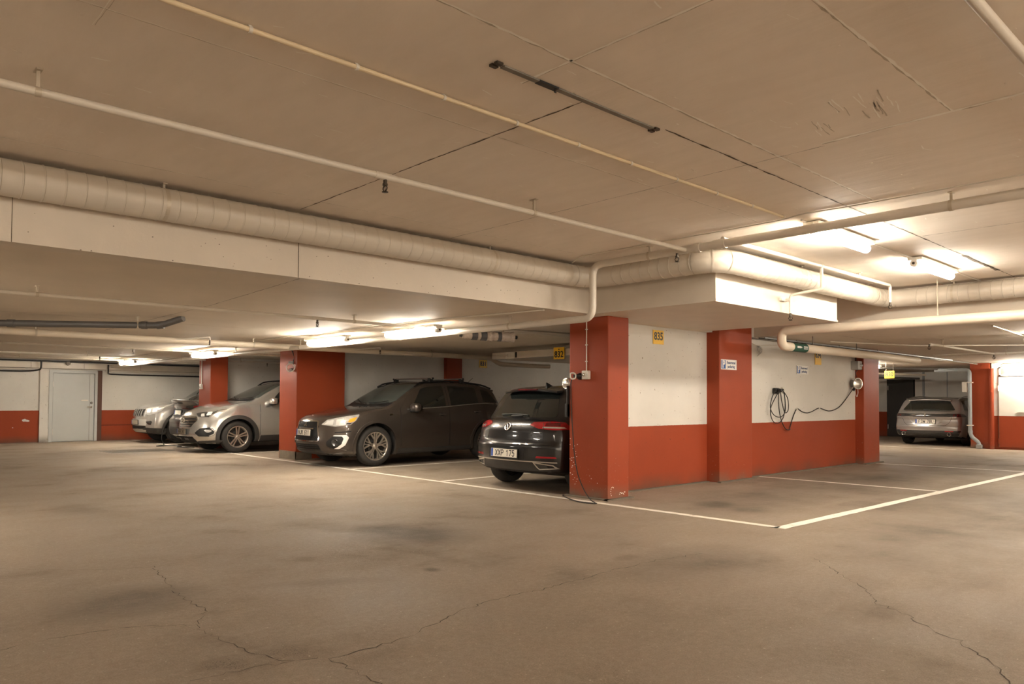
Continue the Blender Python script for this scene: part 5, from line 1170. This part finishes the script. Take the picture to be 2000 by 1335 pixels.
# silver crossover ----------------------------------------------------
def silver_car():
    c = Car('car', (6.27, 17.80, 0), 0, 'large silver crossover with black arch trims, between two red pillars', 4.70, .925,
            [(0, .84), (.03, .90), (.12, .965), (.5, 1.075), (.9, 1.145), (1.25, 1.195), (1.7, 1.42), (2.1, 1.60), (2.4, 1.67), (3.0, 1.69), (3.9, 1.65), (4.3, 1.57), (4.5, 1.25), (4.65, 1.05), (4.7, .95)],
            [(0, .76), (.12, .87), (.5, .985), (1.2, 1.10), (2, 1.13), (3.5, 1.2), (4.3, 1.15), (4.7, .9)],
            [(0, .22), (.3, .2), (.8, .22), (2, .24), (3.5, .25), (4.3, .3), (4.7, .4)],
            [(0, .84), (.15, .88), (.5, .915), (1, .925), (3.6, .925), (4.3, .9), (4.7, .82)], (.93, 3.63), .368, .42, 'paint_champagne', tread=.005, cf=.42, cr=.2,
            fp=[(.15, .16), (.25, .08), (.4, .0), (.6, .02), (.85, .08), (1.0, .14)])
    F, T = c.front(), c.top(); R = c.root
    add_wheels(c, 'twin', .245)
    for sg in (-1, 1):
        S = c.side(sg); cy = c.cyl('f', .95, sg)
        d1 = c.door(1.46, 2.60, .40, sg, xa=1.72); d2 = c.door(2.608, 3.5, .40, sg, cut=3.63)
        c.side_window(1.70, 2.54, 2.06, 2.54, sg, parent=d1); c.side_window(2.66, 3.45, 2.66, 3.4, sg, parent=d2); c.handle(2.4, 1.0, sg, d1); c.handle(3.3, 1.03, sg, d2)
        c.mirror(1.66, 1.15, sg)
        c.arch(sg, .085, 'cladding', -35, 215, .012)
        c.patch('sill_cladding', [(1.44, .25), (3.14, .25), (3.12, .40), (1.46, .385)], S, 'cladding', .012, .02)
        c.patch('lower_cladding', [(26, .245), (36, .275), (60, .30), (68, .30), (66, .25), (50, .235)], cy, 'cladding', .012, .03)
        c.ribbon('panel_gap', [(1.455, .40), (1.45, .8), (1.46, 1.11)], .008, S, 'seam', .002, .004)
        c.ribbon('crease', [(1.2, .90), (2.6, .95)], .012, S, 'paint_champagne', .006, .008)
        hl = c.patch('headlight', [(26, .895), (28, .915), (50, .955), (61, .975), (55, .89), (50, .825), (33, .83)], cy, 'lamp_dark', .006, .012, .025)
        c.patch('lamp_inner', [(45, .86), (46, .935), (53, .945), (52, .865)], cy, 'lamp_inner', .008, .004, .02, hl, rnd=.02)
        c.patch('lamp_inner', [(37, .835), (36, .895), (41, .905), (43, .835)], cy, 'lamp_clear', .008, .004, .02, hl, rnd=.012)
        c.ribbon('lamp_frame', [(50, .822), (62, .985), (72, 1.005), (75, .99), (64, .945)], .016, cy, 'chrome', .009, .008, parent=hl)
        fg = c.patch('fog_light_bezel', [(31, .455), (31, .475), (38, .565), (54, .595), (59.5, .50), (58, .435), (52, .385), (37, .385)], cy, 'black_plastic', .004, .012)
        c.patch('fog_light', [(44, .525), (46, .54), (53, .54), (55, .51), (51, .475), (48, .475)], cy, 'lamp_clear', .007, .008, .02, fg, rnd=.02)
        c.ribbon('fog_light_frame', [(52.5, .585), (58.5, .50), (57, .44), (51.5, .395)], .02, cy, 'satin_silver', .012, .012, parent=fg)
        c.patch('washer_cap', [(46, .715), (46, .745), (49, .75), (49.5, .72)], cy, 'paint_champagne', .008, .01, .02)
    out = [(-.46, .835), (.46, .835), (.525, .755), (.36, .575), (-.36, .575), (-.525, .755)]
    g = c.patch('grille', out, F, 'lamp_dark', .004, .01, .03, rnd=.03)
    for k, z in enumerate((.80, .735, .67, .61)):
        w = (.46, .50, .43, .36)[k]; c.ribbon('grille_bar', [(-w, z+.012), (0, z), (w, z+.012)], .019, F, 'chrome', .014, .014, parent=g)
    c.ribbon('grille_frame', out, .016, F, 'satin_silver', .010, .012, True, parent=g, rnd=.03)
    M = face_frame(c, F, 0, .735, .02); m = MB()
    m.tube([M @ Vector((.085*math.cos(2*PI*k/32), .05*math.sin(2*PI*k/32), .005)) for k in range(32)], .008, 8, closed=True)
    for a, b in (((-.045, -.034), (-.022, .038)), ((.022, -.038), (.045, .034)), ((-.034, -.008), (.034, .008))): m.tube([M @ Vector((*a, .005)), M @ Vector((*b, .005))], .0075, 6)
    m.build('emblem', 'chrome', g)
    p, d = c.hit(F[0], 0, .49, .03); c.plate('HRR 361', p.x, 0, .485, 'f', 0, mat='plate_dim')
    it = c.patch('lower_intake', [(-.50, .245), (-.44, .375), (.44, .375), (.50, .245)], F, 'seam', .004, .01)
    for y in (-.26, .12): c.patch('intake_lamp', [(y, .295), (y, .34), (y+.16, .34), (y+.16, .295)], F, 'pipe_grey', .012, .012, .03, it)
    c.patch('skid_plate', [(-.46, .15), (-.5, .235), (.5, .235), (.46, .15)], F, 'satin_silver', .014, .016, rnd=.02)
    c.patch('bonnet', [(.13, -.40), (.09, 0), (.13, .40), (.36, .70), (.8, .77), (1.28, .76), (1.20, .45), (1.17, 0), (1.20, -.45), (1.28, -.76), (.8, -.77), (.36, -.70)], T, 'paint_champagne', .004, .006, .05, rnd=.05)
    c.patch('cowl', [(1.22, -.68), (1.18, 0), (1.22, .68), (1.42, .70), (1.30, 0), (1.42, -.70)], T, 'black_plastic', .005, .006, .05)
    c.windscreen(1.28, .20, 2.14, .06)
    for y0, y1 in ((-.55, -.02), (.05, .6)):
        m = MB(); pts = []
        for k in range(8):
            y = y0+(y1-y0)*k/7; q, d = c.hit(T[0], 1.33+.20*(y/.75)**2, y, .02); pts.append(q)
        m.tube(pts, .008, 6); m.build('wiper', 'black_plastic', R)
    for sg in (-1, 1):
        m = MB(); m.tube(catmull([(2.1, sg*(c.wh(2.1)-.03), c.h(2.1)+.02), (2.35, sg*(c.wh(2.35)-.05), c.h(2.35)+.06), (3.2, sg*(c.wh(3.2)-.05), c.h(3.2)+.07), (4.1, sg*(c.wh(4.1)-.03), c.h(4.1)+.02)], 6), .018, 8); m.build('roof_rail', 'black_plastic', R)
silver_car()

# silver off-roader with slotted grille --------------------------------
def offroader():
    c = Car('car', (6.64, 22.46, 0), 0, 'silver off roader with a slotted grille, nose out by the end wall', 4.8, .925,
            [(0, .92), (.03, .975), (.12, 1.03), (.5, 1.11), (1.0, 1.18), (1.45, 1.22), (1.9, 1.49), (2.3, 1.70), (2.8, 1.76), (3.8, 1.74), (4.4, 1.66), (4.65, 1.3), (4.8, 1.0)],
            [(0, .84), (.1, .94), (.5, 1.02), (1.2, 1.10), (2, 1.14), (3.5, 1.18), (4.4, 1.16), (4.8, .92)],
            [(0, .30), (.3, .24), (.8, .24), (2, .26), (3.6, .28), (4.8, .42)],
            [(0, .86), (.12, .89), (.5, .925), (3.8, .925), (4.4, .9), (4.8, .84)], (.92, 3.82), .378, .44, 'paint_silver', cf=.34, cr=.16, fp=[(.2, .12), (.32, .04), (.5, 0), (.68, .01), (.95, .07), (1.05, .1)])
    F, T = c.front(), c.top(); R = c.root
    add_wheels(c, 'multi', .24)
    for sg in (-1, 1):
        cy = c.cyl('f', .95, sg); S = c.side(sg)
        d1 = c.door(1.6, 2.7, .36, sg, xa=1.95); d2 = c.door(2.708, 3.6, .36, sg, cut=3.82)
        c.side_window(1.98, 2.64, 2.25, 2.64, sg, parent=d1); c.side_window(2.76, 3.5, 2.76, 3.5, sg, parent=d2); c.mirror(1.8, 1.16, sg)
        c.arch(sg, .06, 'cladding', -20, 200, .012)
        hl = c.patch('headlight', [(31, .80), (30, .965), (45, .985), (62, .99), (58, .90), (48, .82), (40, .775)], cy, 'lamp_clear', .006, .012, .025, rnd=.02)
        c.patch('reflector', [(33, .85), (33, .94), (40, .95), (41, .85)], cy, 'sign_white', .008, .004, .02, hl, rnd=.03)
        c.patch('reflector', [(44, .86), (44, .955), (51, .96), (52, .88)], cy, 'sign_white', .008, .004, .02, hl, rnd=.03)
        c.patch('fog_light', [(33, .60), (43, .625), (45, .60), (43, .51), (38, .52)], cy, 'lamp_dark', .005, .012, .025, rnd=.015)
        c.patch('lower_cladding', [(24, .34), (30, .44), (60, .42), (66, .42), (64, .22), (44, .21), (40, .26)], cy, 'cladding', .010, .02)
    c.patch('bonnet', [(.13, -.5), (.10, 0), (.13, .5), (.34, .72), (.8, .78), (1.4, .78), (1.36, 0), (1.4, -.78), (.8, -.78), (.34, -.72)], T, 'paint_silver', .004, .006, .06, rnd=.05)
    g = c.patch('grille', [(-.51, .735), (-.50, .955), (.50, .955), (.51, .735)], F, 'grey_plastic', .005, .012, .03, rnd=.02)
    for k in range(7):
        y = -.40+.1333*k; s_ = c.patch('slot', [(y-.04, .75), (y-.042, .94), (y+.042, .94), (y+.04, .75)], F, 'seam', .010, .008, .03, g, rnd=.012)
        c.ribbon('slot_frame', [(y-.04, .75), (y-.042, .94), (y+.042, .94), (y+.04, .75)], .014, F, 'chrome', .016, .012, True, parent=s_)
    c.patch('bumper_panel', [(-.58, .49), (-.56, .665), (.56, .665), (.58, .49)], F, 'grey_plastic', .006, .012, .04, rnd=.02)
    p, d = c.hit(F[0], 0, .58, .02); c.plate('', p.x, 0, .575, 'f', mat='plate_dim')
    c.patch('lower_intake', [(-.55, .40), (-.55, .48), (.55, .48), (.55, .40)], F, 'seam', .004, .01)
    c.patch('skid_plate', [(-.5, .30), (-.56, .375), (.56, .375), (.5, .30)], F, 'satin_silver', .012, .014)
    c.windscreen(1.48, .18, 2.28, .06)
offroader()

# graphite car with a tail spoiler, seen from behind ---------------------
def graphite_car():
    c = Car('car', (11.62, 20.42, 0), PI, 'dark graphite car with a raised tail spoiler, plugged in between two silver cars', 4.66, .90,
            [(0, .72), (.05, .8), (.5, .95), (1.1, 1.06), (1.7, 1.36), (2.2, 1.52), (2.8, 1.54), (3.4, 1.47), (3.9, 1.34), (4.3, 1.20), (4.5, 1.175), (4.62, 1.205), (4.66, 1.19)],
            [(0, .66), (.5, .86), (1.2, .98), (2.5, 1.03), (3.6, 1.08), (4.3, 1.08), (4.66, 1.08)],
            [(0, .22), (.6, .18), (3.7, .2), (4.3, .24), (4.66, .27)],
            [(0, .82), (.3, .87), (.9, .90), (3.7, .90), (4.3, .87), (4.66, .82)], (.9, 3.76), .345, .385, 'paint_graphite', cf=.3, cr=.28, crown=.04, rcap=.035,
            rp=[(.25, .05), (.45, 0), (.68, .0), (.74, .06), (.95, .14), (1.08, .12), (1.18, .02), (1.22, .0)])
    B, T = c.rear(), c.top()
    add_wheels(c, 'multi', .24)
    for sg in (-1, 1):
        cy = c.cyl('r', .95, sg)
        tl = c.patch('taillight', [(26, .955), (30, 1.05), (50, 1.09), (64, 1.10), (60, 1.0), (44, .95)], cy, 'lamp_dark', .006, .012, .025)
        c.patch('lamp_red', [(44, 1.0), (46, 1.05), (60, 1.075), (58, 1.02)], cy, 'lamp_red', .008, .004, .02, tl)
        d2 = c.door(2.5, 3.4, .3, sg, cut=3.76); c.side_window(2.55, 3.4, 2.6, 3.3, sg, parent=d2)
    c.patch('plate_recess', [(-.40, .77), (-.36, .955), (.36, .955), (.40, .77)], B, 'seam', .003, .008, rnd=.02)
    p, d = c.hit(B[0], 0, .87, .012); c.plate('', p.x, 0, .87, 'r', -.1, w=.46)
    c.patch('bumper_lower', [(-.66, .30), (-.70, .50), (.70, .50), (.66, .30)], B, 'cladding', .006, .012, .04, rnd=.03)
    c.seam_lines([([(-.8, .685), (0, .685), (.8, .685)], B), ([(-.8, .60), (0, .60), (.8, .60)], B)], 'bumper_gap')
    c.ribbon('light_strip', [(-.40, .975), (0, .985), (.40, .975)], .02, B, 'lamp_dark', .008, .01)
    c.windscreen(4.28, .12, 3.2, .06, 'car_glass', rear=True); c.windscreen(1.15, .2, 2.0, .06)
    m = MB(); V = []
    for k in range(15):
        y = -.70+1.40*k/14; t = (abs(y)/.70)**2.4; xo = -.19*t
        V += [(4.46+xo, y, 1.165-.02*t), (4.66+xo, y, 1.215-.03*t), (4.66+xo, y, 1.195-.03*t), (4.56+xo, y, 1.10)]
    m.add(V, [(4*i+j, 4*i+4+j, 4*i+4+(j+1) % 4, 4*i+(j+1) % 4) for i in range(14) for j in range(4)]+[(0, 1, 2, 3), (59, 58, 57, 56)], 0, True); m.build('spoiler', 'paint_graphite', c.root)
graphite_car()

# grey estate seen from behind -------------------------------------------
def grey_estate():
    c = Car('car', (28.13, 7.68, 0), PI, 'silver grey estate car seen from behind, beyond the far red pillar', 4.78, .93,
            [(0, .66), (.03, .7), (.3, .8), (1.1, .95), (1.3, .98), (1.9, 1.27), (2.3, 1.385), (2.8, 1.41), (3.6, 1.40), (4.1, 1.37), (4.28, 1.335), (4.5, 1.13), (4.62, 1.01), (4.70, .975), (4.78, .92)],
            [(0, .6), (1, .85), (2, .9), (3.5, .95), (4.3, .98), (4.6, .93), (4.78, .86)],
            [(0, .2), (.6, .17), (3.8, .18), (4.4, .22), (4.78, .27)],
            [(0, .82), (.3, .88), (.9, .93), (3.9, .93), (4.5, .90), (4.78, .86)], (.95, 3.74), .338, .378, 'paint_grey', cf=.3, cr=.24, crown=.045, tumble=.5,
            rp=[(.22, .10), (.4, .015), (.55, 0), (.60, .03), (.75, .06), (.8, .03), (.95, .05)])
    B, T = c.rear(), c.top(); R = c.root
    add_wheels(c, 'multi', .24)
    for sg in (-1, 1):
        cy = c.cyl('r', .95, sg)
        tl = c.patch('taillight', [(33, .825), (33, .915), (50, .915), (62, .90), (68, .83), (60, .825), (52, .83)], cy, 'lamp_dark', .007, .012, .025)
        for k in range(3): c.patch('lamp_claw', [(40+5*k, .84), (42+5*k, .90), (44+5*k, .90), (42+5*k, .84)], cy, 'lamp_red_dark', .009, .004, .02, tl)
        c.patch('reflector', [(sg*.50, .405), (sg*.50, .43), (sg*.70, .43), (sg*.70, .405)], B, 'lamp_red', .009, .008)
        c.ribbon('recess_edge', [(sg*.46, .78), (sg*.30, .60)], .012, B, 'paint_grey', .012, .012)
        d1 = c.door(1.5, 2.7, .27, sg, xa=2.0); d2 = c.door(2.708, 3.55, .27, sg, cut=3.74); c.side_window(2.1, 2.64, 2.3, 2.64, sg, parent=d1); c.side_window(2.76, 3.5, 2.76, 3.5, sg, parent=d2); c.side_window(3.62, 4.22, 3.62, 4.1, sg, name='quarter_window')
        m = MB(); p, d = c.hit(B[0], sg*.60, .335, -.05); Mx = Matrix.Translation((p.x, sg*.60, .335)) @ Matrix.Rotation(PI/2, 4, 'Y'); m.lathe([(.045, .0), (.052, .09), (.044, .092), (.040, .02)], Mx, 20); e = m.build('exhaust', 'chrome', R)
        m = MB(); m.lathe([(.042, .05), (.001, .05)], Mx, 18); m.build('exhaust_bore', 'seam', e)
        m = MB(); m.tube(catmull([(2.1, sg*(c.wh(2.1)-.03), c.h(2.1)+.01), (2.3, sg*(c.wh(2.3)-.04), c.h(2.3)+.045), (3.3, sg*(c.wh(3.3)-.04), c.h(3.3)+.05), (4.15, sg*(c.wh(4.15)-.02), c.h(4.15)+.012)], 6), .014, 8); m.build('roof_rail', 'satin_silver', R)
    c.patch('lamp_band', [(-.66, .83), (-.66, .912), (.66, .912), (.66, .83)], B, 'lamp_dark', .006, .012, .04)
    c.patch('rear_window', [(-.70, 1.01), (-.52, 1.275), (.52, 1.275), (.70, 1.01)], B, 'car_glass', .005, .012, .035, rnd=.05)
    c.ribbon('chrome_strip', [(-.62, .993), (0, .998), (.62, .993)], .014, B, 'chrome', .010, .01)
    c.seam_lines([([(-.66, .82), (-.60, .66), (-.50, .575), (.50, .575), (.60, .66), (.66, .82)], B)], 'tailgate_gap')
    c.patch('plate_recess', [(-.42, .80), (-.30, .60), (.30, .60), (.42, .80)], B, 'paint_grey', .001, .004)
    p, d = c.hit(B[0], 0, .69, .014); c.plate('FSW 78U', p.x, 0, .69, 'r', -.1)
    c.patch('lower_bumper', [(-.80, .27), (-.86, .435), (.86, .435), (.80, .27)], B, 'lamp_dark', .006, .014, rnd=.02)
    c.patch('diffuser', [(-.42, .225), (-.42, .285), (.42, .285), (.42, .225)], B, 'cladding', .010, .014)
    M = face_frame(c, B, 0, .872, .010, 'r'); m = MB()
    m.prism([(-.012, -.045), (-.002, -.03), (.012, -.045), (.022, -.02), (.014, .0), (.03, .012), (.022, .022), (.012, .02), (.018, .045), (0, .052), (-.018, .04), (-.022, .01), (-.034, .002), (-.02, -.01)], M, 0, .006); m.build('emblem', 'chrome', R)
    for txt, y, z in (('508', .40, .66),): text_obj('lettering', txt, .05, face_frame(c, B, y, z, .006, 'r'), 'chrome', R, .001)
    m = MB(); V = []
    for k in range(13):
        y = -.56+1.12*k/12; t = (y/.56)**2; zz = c.zt(4.2)-.03*t
        V += [(4.12, y, zz+.012), (4.42-.05*t, y, zz-.03), (4.42-.05*t, y, zz-.05), (4.3, y, zz-.07)]
    m.add(V, [(4*i+j, 4*i+4+j, 4*i+4+(j+1) % 4, 4*i+(j+1) % 4) for i in range(12) for j in range(4)]+[(0, 1, 2, 3), (51, 50, 49, 48)], 0, False); m.build('spoiler', 'paint_grey', R)
    pts = []
    for k in range(8):
        y = -.1+.42*k/7; q, d = c.hit(B[0], y, 1.035, .02); pts.append(q)
    m = MB(); m.tube(pts, .011, 8); m.build('rear_wiper', 'black_plastic', R)
    c.windscreen(1.35, .18, 2.2, .06)
grey_estate()
# ------------------------------------------------------------------ camera and world
yaw, pitch, roll, FPX, CYPX = 0.81949, 0.027578, 0.0050746, 1468.13, 740.37
f0 = Vector((math.cos(yaw), math.sin(yaw), 0)); r0 = Vector((math.sin(yaw), -math.cos(yaw), 0)); u0 = Vector((0, 0, 1))
fw = f0*math.cos(pitch)+u0*math.sin(pitch); u1 = -f0*math.sin(pitch)+u0*math.cos(pitch)
rt = r0*math.cos(roll)+u1*math.sin(roll); up = -r0*math.sin(roll)+u1*math.cos(roll)
cam = bpy.data.cameras.new('camera'); co = bpy.data.objects.new('camera', cam); COL.objects.link(co)
co.matrix_world = Matrix(((rt.x, up.x, -fw.x, 0), (rt.y, up.y, -fw.y, 0), (rt.z, up.z, -fw.z, 1.24), (0, 0, 0, 1)))
cam.sensor_width = 36; cam.sensor_fit = 'HORIZONTAL'; cam.lens = FPX/2000*36; cam.shift_y = (CYPX-667.5)/2000; cam.clip_start = .05; cam.clip_end = 100
SC.camera = co
w = bpy.data.worlds.new('World'); SC.world = w; w.use_nodes = True
w.node_tree.nodes['Background'].inputs['Color'].default_value = (1.0, .83, .64, 1); w.node_tree.nodes['Background'].inputs['Strength'].default_value = .40
SC.view_settings.view_transform = 'Standard'; SC.view_settings.exposure = 2.95
SC.cycles.use_denoising = True; SC.cycles.use_adaptive_sampling = True; SC.cycles.adaptive_threshold = .12; SC.cycles.adaptive_min_samples = 20; SC.cycles.max_bounces = 8; SC.cycles.diffuse_bounces = 5; SC.cycles.glossy_bounces = 3; SC.cycles.sample_clamp_indirect = 8
